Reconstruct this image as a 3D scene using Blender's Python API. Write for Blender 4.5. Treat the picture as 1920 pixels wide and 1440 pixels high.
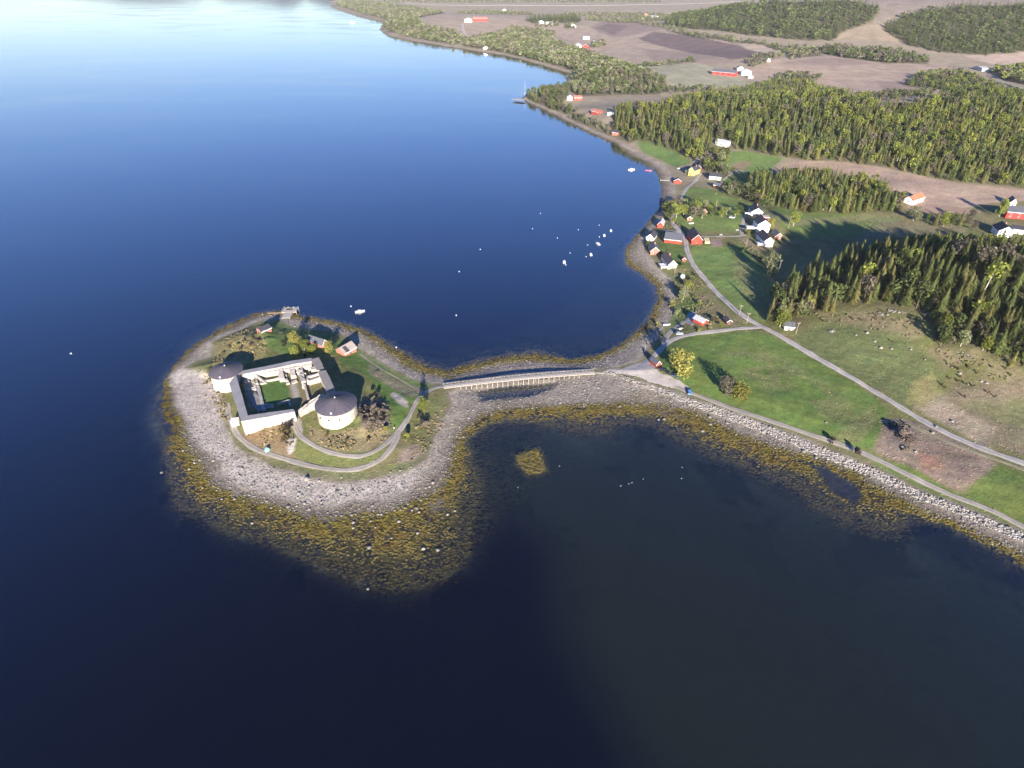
import bpy, math, random
import numpy as np
from mathutils import Vector
random.seed(7); RNG = np.random.default_rng(11)
R_ = math.radians
for o in list(bpy.data.objects): bpy.data.objects.remove(o)
SC = bpy.context.scene
COL = SC.collection
# ------------------------------------------------------------------ camera
CAMH, PITCH, FPX = 180.0, R_(35.2), 1109.0
cam_d = bpy.data.cameras.new('camera'); cam = bpy.data.objects.new('camera', cam_d); COL.objects.link(cam)
cam.location = (0, 0, CAMH); cam.rotation_euler = (math.pi/2-PITCH, 0, 0)
cam_d.sensor_width = 36; cam_d.lens = FPX*36/1920; cam_d.clip_start = 1; cam_d.clip_end = 60000
SC.camera = cam
# ------------------------------------------------------------------ light
SUN_EL, SUN_AZ = R_(16.5), R_(173)       # azimuth clockwise from +Y
w = bpy.data.worlds.new("World"); SC.world = w; w.use_nodes = True
nt = w.node_tree; bg = nt.nodes['Background']
sky = nt.nodes.new('ShaderNodeTexSky'); sky.sky_type = 'NISHITA'; sky.sun_disc = False
sky.sun_elevation = SUN_EL; sky.sun_rotation = SUN_AZ; sky.altitude = 100
sky.air_density = 1.0; sky.dust_density = 0.0; sky.ozone_density = 4.0
hsv = nt.nodes.new('ShaderNodeHueSaturation'); hsv.inputs['Saturation'].default_value = 1.28; hsv.inputs['Hue'].default_value = .527; nt.links.new(sky.outputs[0], hsv.inputs['Color']); gm_ = nt.nodes.new('ShaderNodeGamma'); gm_.inputs[1].default_value = .84; nt.links.new(hsv.outputs[0], gm_.inputs[0]); nt.links.new(gm_.outputs[0], bg.inputs[0]); bg.inputs[1].default_value = 0.094
sd_ = bpy.data.lights.new('sun', 'SUN'); sd_.energy = 5.0; sd_.angle = R_(0.5); sd_.color = (1.0, 0.90, 0.78)
sun = bpy.data.objects.new('sun', sd_); COL.objects.link(sun)
sdir = Vector((math.sin(SUN_AZ)*math.cos(SUN_EL), math.cos(SUN_AZ)*math.cos(SUN_EL), math.sin(SUN_EL)))
sun.rotation_euler = sdir.to_track_quat('Z', 'Y').to_euler(); sun.location = (0, 0, 400)
SC.view_settings.view_transform = 'Standard'; SC.view_settings.look = 'None'
SC.view_settings.exposure = 1.4; SC.view_settings.gamma = 1.0
HAZE = 0.000022
# ------------------------------------------------------------------ helpers
def ray(px, py):
    u = (px-960)/FPX; s = (py-720)/FPX
    return np.array([u, math.cos(PITCH)-s*math.sin(PITCH), -(math.sin(PITCH)+s*math.cos(PITCH))])
def pp(px, py, z=0.0):
    r = ray(px, py); t = (z-CAMH)/r[2]
    return (r[0]*t, r[1]*t)
def proj(X, Y, Z):
    X = np.asarray(X, float); Y = np.asarray(Y, float); dz = np.asarray(Z, float)-CAMH
    dep = Y*math.cos(PITCH)-dz*math.sin(PITCH); up = Y*math.sin(PITCH)+dz*math.cos(PITCH)
    return 960+FPX*X/dep, 720-FPX*up/dep
def sdist(X, Y, P):
    """signed distance, positive inside polygon P"""
    P = np.asarray(P, float); d = np.full(X.shape, 1e18); ins = np.zeros(X.shape, bool)
    n = len(P)
    for i in range(n):
        ax, ay = P[i]; bx, by = P[(i+1) % n]; ex, ey = bx-ax, by-ay
        L = ex*ex+ey*ey
        if L < 1e-9: continue
        wx = X-ax; wy = Y-ay
        t = np.clip((wx*ex+wy*ey)/L, 0, 1)
        d = np.minimum(d, (wx-t*ex)**2+(wy-t*ey)**2)
        c = ((ay > Y) != (by > Y))
        if ay != by: ins ^= c & (X < ex*(Y-ay)/ey+ax)
    d = np.sqrt(d); return np.where(ins, d, -d)
def hsh(i, j, s):
    v = np.sin(i*127.1+j*311.7+s*74.7)*43758.5453
    return v-np.floor(v)
def vnoise(X, Y, sc, s=0):
    x = X/sc; y = Y/sc; i = np.floor(x); j = np.floor(y); fx = x-i; fy = y-j
    fx = fx*fx*(3-2*fx); fy = fy*fy*(3-2*fy)
    return (hsh(i, j, s)*(1-fx)+hsh(i+1, j, s)*fx)*(1-fy)+(hsh(i, j+1, s)*(1-fx)+hsh(i+1, j+1, s)*fx)*fy
def fbm(X, Y, sc, s=0, o=4):
    r = 0; a = .5; t = 0
    for k in range(o): r = r+a*vnoise(X, Y, sc/2**k, s+k*3); t += a; a *= .5
    return r/t
def sm(x): x = np.clip(x, 0, 1); return x*x*(3-2*x)
# ------------------------------------------------------------------ coast (photo traced, unprojected to sea level)
S_px = [(2300,1260),(2100,1140),(1914,1040),(1856,1016),(1797,984),(1724,961),(1681,935),(1608,891),(1564,874),(1523,859),(1447,839),(1389,815),(1328,785),(1297,772),(1235,762),(1162,756),(1113,759),(1050,760),(992,765),(940,772),(902,783),(868,811),(853,847),(843,876),(829,913),(789,938),(734,964),(625,975),(570,971),(497,949),(406,918),(377,884),(357,846),(338,788),(322,750),(311,722),(318,703),(338,677),(376,642),(420,619),(478,592),(528,587),(542,595),(572,598),(630,610),(688,630),(732,660),(761,688),(805,702),(841,708),(887,696),(932,681),(992,675),(1038,678),(1083,681),(1128,672),(1174,648),(1204,626),(1225,608),(1233,590),(1245,560),(1240,533),(1223,519),(1201,505),(1182,488),(1177,470),(1187,456),(1209,429),(1229,405),(1238,387),(1242,357),(1238,333),(1227,315),(1205,302),(1180,290),(1156,270),(1109,250),(1071,231),(1024,208),(987,191),(981,184),(986,178),(1010,172),(1045,164),(1066,158),(1062,147),(1071,139),(1015,122),(950,105),(850,90),(775,78),(725,67),(712,55),(720,41),(675,32),(625,16),(613,2)]
V_px = [(2300,1190),(2100,1085),(1914,996),(1797,947),(1710,912),(1637,876),(1564,846),(1516,826),(1422,790),(1349,763),(1287,743),(1266,734),(1203,715),(1137,696),(1110,700),(1085,704),(1085,696),(1120,693),(1150,689),(1185,682),(1205,671),(1212,655),(1235,630),(1250,605),(1262,590),(1260,575),(1266,560),(1262,545),(1255,520),(1240,508),(1228,495),(1220,480),(1208,470),(1205,455),(1215,440),(1230,420),(1243,400),(1262,385),(1268,365),(1266,340),(1258,325),(1245,310),(1225,298),(1200,285),(1180,276),(1158,262),(1110,243),(1072,225),(1025,202),(990,187),(986,181),(1000,177),(1050,167),(1073,160),(1070,148),(1078,138),(1016,119),(951,102),(852,87),(777,75),(727,63),(716,53),(724,39),(677,29),(627,13),(618,0)]
VI_px = [(398,640),(430,625),(465,612),(490,602),(520,598),(530,602),(545,612),(600,618),(640,624),(665,640),(680,655),(700,668),(735,690),(775,710),(800,717),(812,720),(845,720),(848,728),(840,735),(846,750),(843,765),(833,785),(822,800),(815,830),(800,860),(775,880),(745,893),(700,900),(640,905),(600,900),(560,890),(520,880),(480,860),(445,840),(425,815),(418,790),(415,760),(408,730),(385,715),(360,705),(345,700),(340,692),(352,684),(395,668)]
W_px = [(2300,1290),(2100,1165),(1914,1063),(1841,1024),(1768,990),(1724,981),(1681,1004),(1651,998),(1578,978),(1520,949),(1491,919),(1447,902),(1389,879),(1335,853),(1277,826),(1219,800),(1190,796),(1160,796),(1146,813),(1088,808),(1009,796),(950,792),(905,805),(880,825),(888,860),(900,900),(893,950),(897,1000),(880,1045),(840,1085),(760,1112),(690,1102),(590,1060),(520,1030),(430,1000),(350,965),(322,925),(303,850),(288,800),(280,765),(298,715),(310,695),(333,663),(375,628),(420,603),(475,582),(530,576),(572,588),(640,600),(700,618),(755,650),(800,677),(840,688),(900,668),(960,657),(1010,654),(1060,668),(1120,662),(1165,640),(1192,612),(1210,590),(1228,560),(1225,538),(1205,522),(1180,505),(1168,490),(1170,465),(1180,450),(1204,425),(1226,400),(1234,385),(1238,357),(1234,335),(1224,318),(1203,305),(1178,293),(1154,273),(1107,253),(1069,234),(1022,211),(984,193),(977,184),(984,176),(1010,169),(1040,162),(1062,157),(1058,147),(1066,141),(1013,124),(949,107),(849,92),(773,80),(722,69),(708,56),(715,42),(672,34),(622,18),(610,3)]
FAR = [(-500, 9500), (20000, 9500), (20000, -200)]
def wpoly(L, z, tail=False):
    P = [pp(a, b, z) for a, b in L]
    return P+FAR if tail else P
S_w = wpoly(S_px, 0.1, True); V_w = wpoly(V_px, 1.2, True); VI_w = wpoly(VI_px, 1.2); W_w = wpoly(W_px, 0, True)
# grid lines
def axis(lo, a, b, hi, s, glo, ghi):
    mid = list(np.arange(a, b, s)); L = []; x = a; d = s
    while x > lo: d *= glo; x -= d; L.append(x)
    H = []; x = mid[-1]; d = s
    while x < hi: d *= ghi; x += d; H.append(x)
    return np.array(L[::-1]+mid+H)
GX = axis(-3500, -155, 330, 9000, 0.85, 1.06, 1.0125)
GY = axis(40, 112, 400, 9300, 0.85, 1.05, 1.0115)
X, Y = np.meshgrid(GX, GY)
print('grid', X.shape)
wx = (fbm(X, Y, 14, 1)-.5)*5; wy = (fbm(X, Y, 14, 5)-.5)*5
dS = sdist(X+wx*.6, Y+wy*.6, S_w); dW = sdist(X+wx, Y+wy, W_w)
dV = np.maximum(sdist(X, Y, V_w), sdist(X, Y, VI_w))
dVw = dV+(fbm(X, Y, 5, 9)-.5)*3
inl = dV > 0
def hills(X, Y):
    h = np.zeros(X.shape)
    for px, py, sx, sy, hh in [(1760,590,75,60,22),(1900,640,60,60,14),(1600,255,330,150,24),(1880,250,200,160,22),(1250,235,130,110,8),
                               (1470,60,330,420,75),(1840,75,420,420,95),(1550,368,80,30,6),(1130,150,160,120,12),(1420,125,200,160,14),(900,45,500,400,18),(1040,190,60,40,5),(1440,425,40,30,4)]:
        cx, cy = pp(px, py); h += hh*np.exp(-((X-cx)/sx)**2-((Y-cy)/sy)**2)
    return h
cx0, cy0 = pp(545, 745, 5)
zl = 1.2+2.3*sm(dV/22)+hills(X, Y)*sm(dV/45)+(fbm(X, Y, 26, 2)-.5)*1.6*sm(dV/14)+(fbm(X, Y, 6, 3)-.5)*.5*sm(dV/8)
zl = zl+2.2*np.exp(-(((X-cx0+3)/25)**2+((Y-cy0)/22)**2)**2)*sm(dV/12)
b = np.maximum(dS, 0); a = np.maximum(-dV, 0)
zb = 0.12+1.08*(b/(a+b+1e-6))
b2 = np.maximum(dW, 0); a2 = np.maximum(-dS, 0)
zs = 0.16-.46*(a2/(a2+b2+1e-6))**1.4
dd = np.maximum(-dW, 0)
# lagoon and inner bay are shallow shelves
LAG = [pp(*p) for p in [(905,800),(1160,790),(1400,880),(1700,1000),(2000,1120),(2300,1300),(2600,1900),(1500,1700),(1200,1440),(1060,1180),(1040,1020),(960,960),(890,1000),(880,860)]]
BAY = [pp(*p) for p in [(760,690),(800,660),(900,640),(1000,600),(1080,540),(1150,490),(1240,400),(1300,500),(1250,650),(1000,720)]]
shelf = np.maximum(sm(sdist(X, Y, LAG)/16+.6)*.9, sm(sdist(X, Y, BAY)/14+.5)*.62)
zdeep = -0.9-dd*.36; zshelf = -0.9-np.minimum(dd*.045, 2.6)-(fbm(X, Y, 30, 8)-.45)*2.2*sm(dd/8)
zu = zdeep*(1-shelf)+np.maximum(zshelf, zdeep)*shelf
Z = np.where(dV > 0, zl, np.where(dS > 0, zb, np.where(dW > 0, zs, zu)))
Z = np.maximum(Z, -14)
Z += np.where(dV <= 0, (fbm(X, Y, 3.2, 4)-.5)*.25*(Z > -4), 0)
def dip(L, dz, soft, zz=0):
    global Z
    P = [pp(p[0], p[1], zz) for p in L]; q = sdist(X+wx*.4, Y+wy*.4, P); Z = Z+dz*sm(q/soft+.5)
dip([(888,733),(900,752),(935,748),(965,744),(990,742),(1035,729),(1045,716),(960,722)], -.95, 5)
dip([(930,700),(960,694),(1000,692),(1030,690),(1060,692),(1060,700),(940,712)], -.7, 4)
dip([(1485,859),(1520,872),(1535,885),(1550,905),(1563,924),(1585,932),(1600,945),(1614,930),(1610,918),(1590,902),(1550,878)], -.5, 5)
qi = sdist(X+wx*.5, Y+wy*.5, [pp(*p) for p in [(965,852),(985,842),(1010,834),(1022,850),(1032,885),(1010,893),(985,893),(967,872)]]); mi = sm(qi/6+.6); Z = Z*(1-mi)+.05*mi
dip([(868,925),(880,935),(875,960),(862,945)], -.4, 3)
# castle courtyard is levelled
CT = [pp(448,711,5.3), pp(603,676,5.3), pp(625,733,5.3), pp(572,770,5.3), pp(460,778,5.3)]
qc = sdist(X, Y, CT); Z = Z*(1-sm(qc/3+.5))+5.4*sm(qc/3+.5)
# ridge of rock beside the large tower
for (px_, py_, r, hh) in [(700,770,9,2.6),(680,800,8,1.6),(705,790,7,1.8),(470,640,16,2.0),(400,700,9,2.0),(425,706,9,1.6)]:
    cx, cy = pp(px_, py_, 3); Z = Z+hh*np.exp(-(((X-cx)**2+(Y-cy)**2)/r**2))*sm(dV/8)*(.6+.8*vnoise(X, Y, 3, 7))
from bisect import bisect_right
def zat(x, y):
    x = np.asarray(x, float); y = np.asarray(y, float)
    i = np.clip(np.searchsorted(GX, x)-1, 0, len(GX)-2); j = np.clip(np.searchsorted(GY, y)-1, 0, len(GY)-2)
    fx = np.clip((x-GX[i])/(GX[i+1]-GX[i]), 0, 1); fy = np.clip((y-GY[j])/(GY[j+1]-GY[j]), 0, 1)
    return (Z[j, i]*(1-fx)+Z[j, i+1]*fx)*(1-fy)+(Z[j+1, i]*(1-fx)+Z[j+1, i+1]*fx)*fy
def gp(px, py):
    """photo pixel -> point on the terrain (first hit of the sight line)"""
    r = ray(px, py); r2 = min(r[2], -0.012)
    t0 = (130-CAMH)/r2; t1 = (0-CAMH)/r2
    ts = np.linspace(t0, t1, 500); d = (CAMH+ts*r2)-np.maximum(zat(ts*r[0], ts*r[1]), 0)
    k = np.argmax(d <= 0) if (d <= 0).any() else len(ts)-1
    t = ts[k]
    if k > 0 and d[k] <= 0: t = ts[k-1]+(ts[k]-ts[k-1])*d[k-1]/(d[k-1]-d[k]+1e-9)
    x, y = t*r[0], t*r[1]; return float(x), float(y), float(max(zat(x, y), 0))
def gpoly(L): return [gp(*p)[:2] for p in L]
# ------------------------------------------------------------------ ground colours
C = np.zeros(X.shape+(3,)); M = np.zeros(X.shape+(3,))     # M: r stones, g weed, b grass tufts
def setc(mask, c):
    m = mask[..., None]; C[:] = C*(1-m)+np.array(c)*m
near = sm((700-Y)/250)
n1 = fbm(X, Y, 22, 21); n2 = fbm(X, Y, 7, 22); n3 = fbm(X, Y, 60, 23, 3)
setc(np.ones(X.shape), (.32, .26, .18))
base_g = np.array([.155, .155, .058])[None, None]*(1-n2[..., None]*.0)+0
C[:] = C*(1-near[..., None])+base_g*near[..., None]
setc(sm((n2-.5)*5)*near*.6, (.24, .19, .105))
setc(sm((n1-.52)*6)*near*.5, (.10, .135, .035))
def paint(L, c, f=3, warp=4, al=1.0, ms=None, world=None, nz=None, st=None):
    P = np.array(world if world is not None else gpoly(L))
    x0, y0 = P.min(0)-f-warp-2; x1, y1 = P.max(0)+f+warp+2
    i0, i1 = np.searchsorted(GX, [x0, x1]); j0, j1 = np.searchsorted(GY, [y0, y1])
    sl = (slice(max(j0-1, 0), j1+1), slice(max(i0-1, 0), i1+1))
    q = sdist(X[sl]+wx[sl]*warp/5, Y[sl]+wy[sl]*warp/5, P)
    m = sm(q/f+.5)*al
    if nz is not None: m = m*sm((fbm(X[sl], Y[sl], nz[0], nz[1])-nz[2])*nz[3]+.5)
    c = np.array(c)
    if st is not None:
        aa, wl, am = st; ph = (X[sl]*math.cos(R_(aa))+Y[sl]*math.sin(R_(aa)))/wl+(fbm(X[sl], Y[sl], wl*12, 91, 2)-.5)*1.5
        c = c*(1+am*(np.sin(ph*6.283)*.6+(vnoise(ph*1.0, ph*0.0, .7, 17)-.5)*1.4))[..., None]
    m3 = m[..., None]
    C[sl] = C[sl]*(1-m3)+np.array(c)*m3
    if ms is not None: M[sl] = M[sl]*(1-m3)+np.array(ms)*m3
TAN = (.37, .285, .205); TANL = (.45, .35, .25); DRK = (.165, .115, .105); GRN = (.105, .155, .042); BEI = (.33, .305, .20)
# far fields
paint([(782,34),(800,28),(840,27),(870,30),(870,22),(915,28),(960,30),(1060,38),(1040,50),(1000,54),(960,48),(920,60),(880,72),(868,60),(820,48)], TAN, 7, 4, st=(30, 24, .07))
paint([(1000,55),(1060,45),(1110,50),(1220,60),(1200,80),(1300,95),(1300,120),(1200,120),(1130,105),(1060,72)], (.38,.29,.21), 8, 4, st=(60, 20, .07))
paint([(1060,20),(1300,20),(1250,40),(1300,60),(1100,50)], (.34,.275,.19), 12, 5)
paint([(1105,50),(1135,38),(1200,40),(1250,52),(1155,70),(1125,62)], (.28,.205,.165), 10, 5)
paint([(1115,52),(1140,44),(1180,48),(1150,66)], DRK, 25, 5, .8)
paint([(1195,72),(1225,60),(1300,68),(1380,84),(1448,100),(1440,106),(1370,112),(1290,98),(1230,84)], DRK, 6, 3, .95, st=(70, 22, .10))
paint([(1200,90),(1290,98),(1370,113),(1400,118),(1330,122),(1230,118)], (.31,.23,.175), 14, 5)
paint([(1385,80),(1430,84),(1470,98),(1450,102),(1400,92)], TANL, 10, 5)
paint([(1290,65),(1350,78),(1380,84),(1340,72)], TANL, 8, 4)
paint([(1205,126),(1250,120),(1310,118),(1345,128),(1400,150),(1410,160),(1340,166),(1290,168),(1240,172),(1255,155)], BEI, 6, 4, st=(10, 18, .06))
paint([(1412,150),(1395,135),(1430,118),(1500,106),(1580,104),(1700,114),(1775,120),(1782,128),(1720,140),(1690,152),(1770,166),(1765,180),(1640,190),(1590,172),(1540,160),(1480,158)], (.38,.285,.21), 6, 4, st=(95, 16, .07))
paint([(1450,120),(1560,108),(1640,118),(1560,126)], (.27,.195,.155), 20, 6, .7)
paint([(1640,150),(1720,158),(1740,170),(1660,172)], (.25,.18,.145), 12, 6, .7)
paint([(1805,106),(1850,100),(1940,97),(1990,98),(1990,124),(1920,124),(1870,122)], (.46,.345,.26), 8, 3)
paint([(1560,72),(1620,50),(1660,44),(1680,70),(1700,80),(1640,75)], (.36,.28,.18), 18, 8, .85)
paint([(1600,10),(1920,0),(1920,8),(1700,22),(1650,40)], (.26,.21,.17), 18, 8)
# near pasture / meadows
paint([(1440,320),(1470,308),(1500,301),(1600,304),(1700,324),(1800,344),(1930,356),(1990,362),(1990,372),(1900,378),(1850,382),(1800,392),(1740,396),(1700,372),(1600,332),(1530,324)], (.38,.275,.20), 5, 2, st=(100, 9, .07))
paint([(1700,378),(1790,388),(1840,396),(1830,402),(1740,400),(1700,394)], (.33,.235,.17), 5, 2)
paint([(1192,266),(1220,262),(1250,272),(1290,292),(1296,306),(1268,314),(1235,299),(1205,286)], (.15,.22,.065), 4, 2)
paint([(1362,282),(1400,283),(1470,296),(1440,320),(1400,324),(1375,318),(1345,312)], (.15,.215,.062), 4, 2)
paint([(1375,305),(1400,302),(1412,306),(1395,318),(1370,320)], (.24,.19,.11), 3, 2)
paint([(1400,322),(1440,322),(1480,330),(1420,350),(1350,345),(1350,332)], (.11,.165,.05), 4, 2)
paint([(1283,352),(1320,352),(1380,366),(1490,392),(1640,402),(1690,410),(1640,440),(1500,450),(1450,410),(1398,400),(1392,432),(1290,434),(1272,420),(1262,412),(1280,380)], (.155,.21,.06), 4, 2, st=(20, 6, .06))
paint([(1390,385),(1460,398),(1490,412),(1620,400),(1690,402),(1670,415),(1560,420),(1480,425),(1420,400)], (.215,.205,.10), 4, 3, .7)
paint([(1650,415),(1720,410),(1800,420),(1820,440),(1700,440),(1600,450)], (.22,.185,.11), 6, 5, .7)
paint([(1292,462),(1330,460),(1395,462),(1430,500),(1450,540),(1452,604),(1425,604),(1380,576),(1330,530),(1300,490)], (.145,.205,.058), 3, 2, st=(120, 5, .06))
paint([(1380,470),(1420,510),(1445,560),(1450,600),(1430,600),(1400,560),(1375,520)], (.21,.195,.085), 9, 4, .65)
paint([(1225,460),(1280,458),(1285,485),(1295,500),(1270,500),(1240,482)], (.115,.165,.045), 2, 1)
paint([(1332,448),(1352,448),(1354,463),(1334,462)], (.27,.20,.165), 1.5, .5)
paint([(1385,448),(1400,446),(1420,462),(1425,470),(1405,465)], (.25,.19,.13), 3, 2, .8)
paint([(1252,648),(1290,630),(1400,622),(1425,622),(1480,645),(1560,692),(1640,745),(1668,772),(1650,800),(1640,838),(1600,842),(1500,812),(1400,772),(1300,735),(1262,705),(1238,690),(1236,668)], (.122,.178,.044), 2.5, 1, st=(58, 5.5, .07))
paint([(1340,650),(1420,650),(1520,700),(1600,760),(1600,800),(1480,750),(1380,700)], (.18,.185,.075), 14, 8, .75, nz=(9, 31, .48, 6))
paint([(1560,820),(1620,770),(1640,760),(1650,790),(1600,838)], (.21,.20,.085), 5, 3, .7)
paint([(1245,585),(1262,560),(1290,555),(1310,570),(1300,600),(1260,615)], (.11,.17,.045), 3, 2)
paint([(1300,560),(1330,545),(1370,590),(1380,610),(1330,610),(1310,590)], (.235,.19,.105), 5, 3, .7, nz=(6, 33, .4, 5))
paint([(1485,640),(1500,625),(1560,600),(1640,600),(1720,640),(1760,700),(1740,760),(1690,755),(1600,705)], (.135,.155,.06), 6, 4, st=(55, 4.5, .08))
paint([(1520,590),(1600,580),(1700,600),(1780,660),(1960,700),(1960,760),(1800,740),(1720,640),(1600,610)], (.22,.18,.105), 8, 6, .8, nz=(12, 35, .38, 5))
paint([(1760,740),(1960,700),(1960,870),(1840,830),(1740,775)], (.24,.195,.125), 8, 6, .8)
paint([(1820,760),(1960,740),(1960,800),(1860,790)], (.14,.155,.06), 8, 6, .6)
paint([(1720,765),(1740,730),(1790,760),(1860,800),(1850,840),(1780,800)], (.34,.275,.19), 6, 5, .85)
paint([(1712,715),(1745,700),(1765,735),(1735,765),(1700,755)], (.28,.25,.10), 4, 3, .8)
paint([(1665,788),(1700,786),(1780,820),(1850,856),(1868,872),(1840,900),(1800,922),(1740,892),(1680,862),(1640,845)], (.26,.195,.145), 4, 3)
paint([(1680,792),(1720,800),(1700,840),(1670,835)], (.155,.13,.115), 6, 4, .8)
paint([(1720,850),(1760,855),(1770,880),(1730,880)], (.36,.19,.125), 5, 4, .7)
paint([(1770,840),(1840,852),(1830,870),(1760,856)], (.20,.14,.105), 5, 3, .7)
paint([(1805,925),(1850,892),(1872,872),(1960,905),(1990,930),(1990,1020),(1914,984),(1856,953)], (.13,.17,.045), 3, 2)
paint([(1700,872),(1740,895),(1800,925),(1914,988),(1990,1030),(1990,1050),(1914,993),(1797,944),(1710,910),(1640,872),(1640,862)], (.13,.18,.045), 2, 1)
# island ground
paint([(640,655),(680,660),(735,695),(775,715),(812,724),(800,735),(770,760),(760,790),(735,810),(722,800),(738,770),(700,720),(670,690),(640,680)], (.12,.19,.042), 3, 1.5)
paint([(505,605),(530,603),(600,625),(640,640),(640,665),(600,670),(540,668),(500,650),(492,625)], (.115,.17,.045), 3, 2)
paint([(400,650),(430,630),(470,615),(500,640),(495,670),(460,680),(400,690)], (.23,.20,.085), 3, 2, .85)
paint([(440,640),(470,625),(495,640),(480,655),(450,650)], (.12,.10,.065), 4, 3, .6, nz=(4, 41, .45, 6))
paint([(690,683),(720,700),(760,722),(800,728),(800,738),(770,745),(730,725),(690,700)], (.27,.215,.145), 3, 2, .75)
paint([(731,740),(738,735),(752,742),(764,752),(766,765),(752,760)], (.42,.36,.31), 1, .6)
paint([(452,812),(520,790),(548,800),(540,830),(560,850),(600,860),(600,870),(540,860),(490,845),(455,825)], (.30,.20,.115), 3, 2, .8)
paint([(565,822),(640,850),(700,850),(735,825),(745,818),(735,845),(700,868),(640,876),(560,868),(545,845)], (.17,.185,.06), 3, 2, .9)
paint([(580,800),(620,812),(690,800),(725,805),(725,825),(690,845),(630,845),(585,825)], (.30,.235,.13), 3, 3, .85)
paint([(670,760),(700,745),(728,765),(732,800),(700,812),(680,800)], (.12,.10,.09), 3, 3, .9)
paint([(365,690),(400,700),(415,735),(430,790),(415,800),(395,750)], (.31,.255,.13), 4, 3, .8)
paint([(770,790),(800,780),(830,770),(840,745),(820,735),(800,745),(780,765),(765,800),(790,830),(810,820)], (.17,.18,.065), 3, 2, .7)
paint([(780,850),(810,815),(830,790),(815,840),(790,870),(750,888),(680,897),(600,893),(560,880),(600,880),(700,885),(750,872)], (.15,.165,.065), 2, 2, .8)
paint([(756,840),(790,830),(800,845),(775,865),(745,870)], (.33,.25,.20), 3, 3, .7)
paint(None, (.085,.15,.035), 1, .3, 1, world=[pp(487,717,5.4), pp(529,710,5.4), pp(541,728,5.4), pp(545,752,5.4), pp(520,761,5.4), pp(495,764,5.4)])
paint(None, (.22,.19,.10), 1.5, .6, .8, world=[pp(540,700,5.4), pp(562,700,5.4), pp(577,752,5.4), pp(545,765,5.4)])
paint(None, (.48,.43,.36), 1.5, .6, .7, world=[pp(545,720,5.4), pp(556,720,5.4), pp(562,745,5.4), pp(550,745,5.4)])
paint(None, (.19,.18,.08), 1, .3, .9, world=[pp(576,718,5.4), pp(602,712,5.4), pp(610,725,5.4), pp(580,748,5.4)])
paint(None, (.33,.28,.20), 1.5, .6, .8, world=[pp(452,700,5.4), pp(480,700,5.4), pp(492,770,5.4), pp(465,760,5.4)])
paint(None, (.55,.5,.42), .8, .3, 1, world=[pp(537,838,3.6), pp(545,820,3.8), pp(557,821,3.8), pp(549,843,3.5), pp(540,850,3.4)])
WOODS = []
WOODS.append([(1446,560),(1470,540),(1500,522),(1560,503),(1640,484),(1720,474),(1800,472),(1870,470),(1960,480),(2040,520),(2040,690),(1960,700),(1900,690),(1860,668),(1800,650),(1762,655),(1745,612),(1690,582),(1600,575),(1540,588),(1500,600),(1484,618),(1450,606)])
WOODS.append([(1440,580),(1455,560),(1500,565),(1540,580),(1500,600),(1488,612),(1455,610)])
WOODS.append([(1745,600),(1800,600),(1870,610),(1960,640),(1960,690),(1880,672),(1800,655),(1765,655)])
WOODS.append([(1395,352),(1420,345),(1480,336),(1560,340),(1640,352),(1680,370),(1688,396),(1628,399),(1556,400),(1508,399),(1460,388),(1425,378)])
WOODS.append([(1345,352),(1395,350),(1420,372),(1460,390),(1440,392),(1400,378),(1360,368)])
WOODS.append([(1305,305),(1330,295),(1365,285),(1360,310),(1362,325),(1380,330),(1352,335),(1320,322)])
WOODS.append([(1148,240),(1150,215),(1170,205),(1235,208),(1290,190),(1340,178),(1400,172),(1440,160),(1510,160),(1560,178),(1600,190),(1650,200),(1700,205),(1745,196),(1790,200),(1850,205),(1920,200),(2010,200),(2010,362),(1920,352),(1850,345),(1790,340),(1700,322),(1640,310),(1560,302),(1500,299),(1450,292),(1380,280),(1345,283),(1300,300),(1285,295),(1245,276),(1200,264),(1165,258)])
WOODS.append([(1690,160),(1720,145),(1790,132),(1830,150),(1870,165),(1920,180),(2010,200),(1850,205),(1745,198),(1760,184),(1790,172)])
WOODS.append([(1855,132),(1900,128),(2010,130),(2010,165),(1920,160),(1880,150)])
WOODS.append([(992,188),(990,180),(1040,168),(1068,165),(1062,185),(1050,196),(1075,206),(1090,220),(1060,214),(1020,200)])
WOODS.append([(1062,222),(1085,215),(1110,225),(1150,242),(1168,262),(1150,258),(1105,240)])
WOODS.append([(1070,166),(1075,148),(1080,135),(1020,117),(945,99),(870,87),(885,72),(930,66),(960,52),(1000,58),(1040,62),(1035,78),(1090,97),(1150,118),(1205,135),(1250,155),(1235,178),(1150,178),(1080,180)])
WOODS.append([(630,10),(640,3),(700,5),(800,18),(835,24),(800,30),(780,36),(800,50),(850,60),(872,72),(890,82),(850,84),(780,73),(730,61),(720,52),(728,38),(680,26)])
WOODS.append([(985,38),(1000,34),(1080,32),(1090,38),(1085,42),(1000,44)])
WOODS.append([(1245,48),(1262,32),(1290,24),(1400,10),(1500,4),(1600,3),(1650,16),(1635,40),(1580,60),(1560,76),(1500,76),(1400,66),(1350,58),(1290,54)])
WOODS.append([(1655,52),(1700,28),(1780,14),(1920,12),(2060,12),(2060,100),(1920,96),(1850,104),(1760,98),(1700,84)])
WOODS.append([(1540,100),(1545,90),(1600,92),(1680,98),(1740,112),(1740,120),(1650,118),(1580,108)])
WOODS.append([(1250,58),(1300,62),(1380,74),(1480,88),(1540,92),(1540,104),(1480,112),(1470,98),(1430,84),(1380,80),(1290,68)])
WOODS.append([(1250,270),(1200,262),(1180,268),(1158,255),(1150,240),(1170,240)])
for q_ in WOODS: paint(q_, (.11, .10, .055), 7, 6, .8)
# stony upper edge of the vegetation
eg = np.exp(-np.maximum(dVw, 0)/2.2)*near
setc(eg*.7, (.25, .215, .15))
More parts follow.
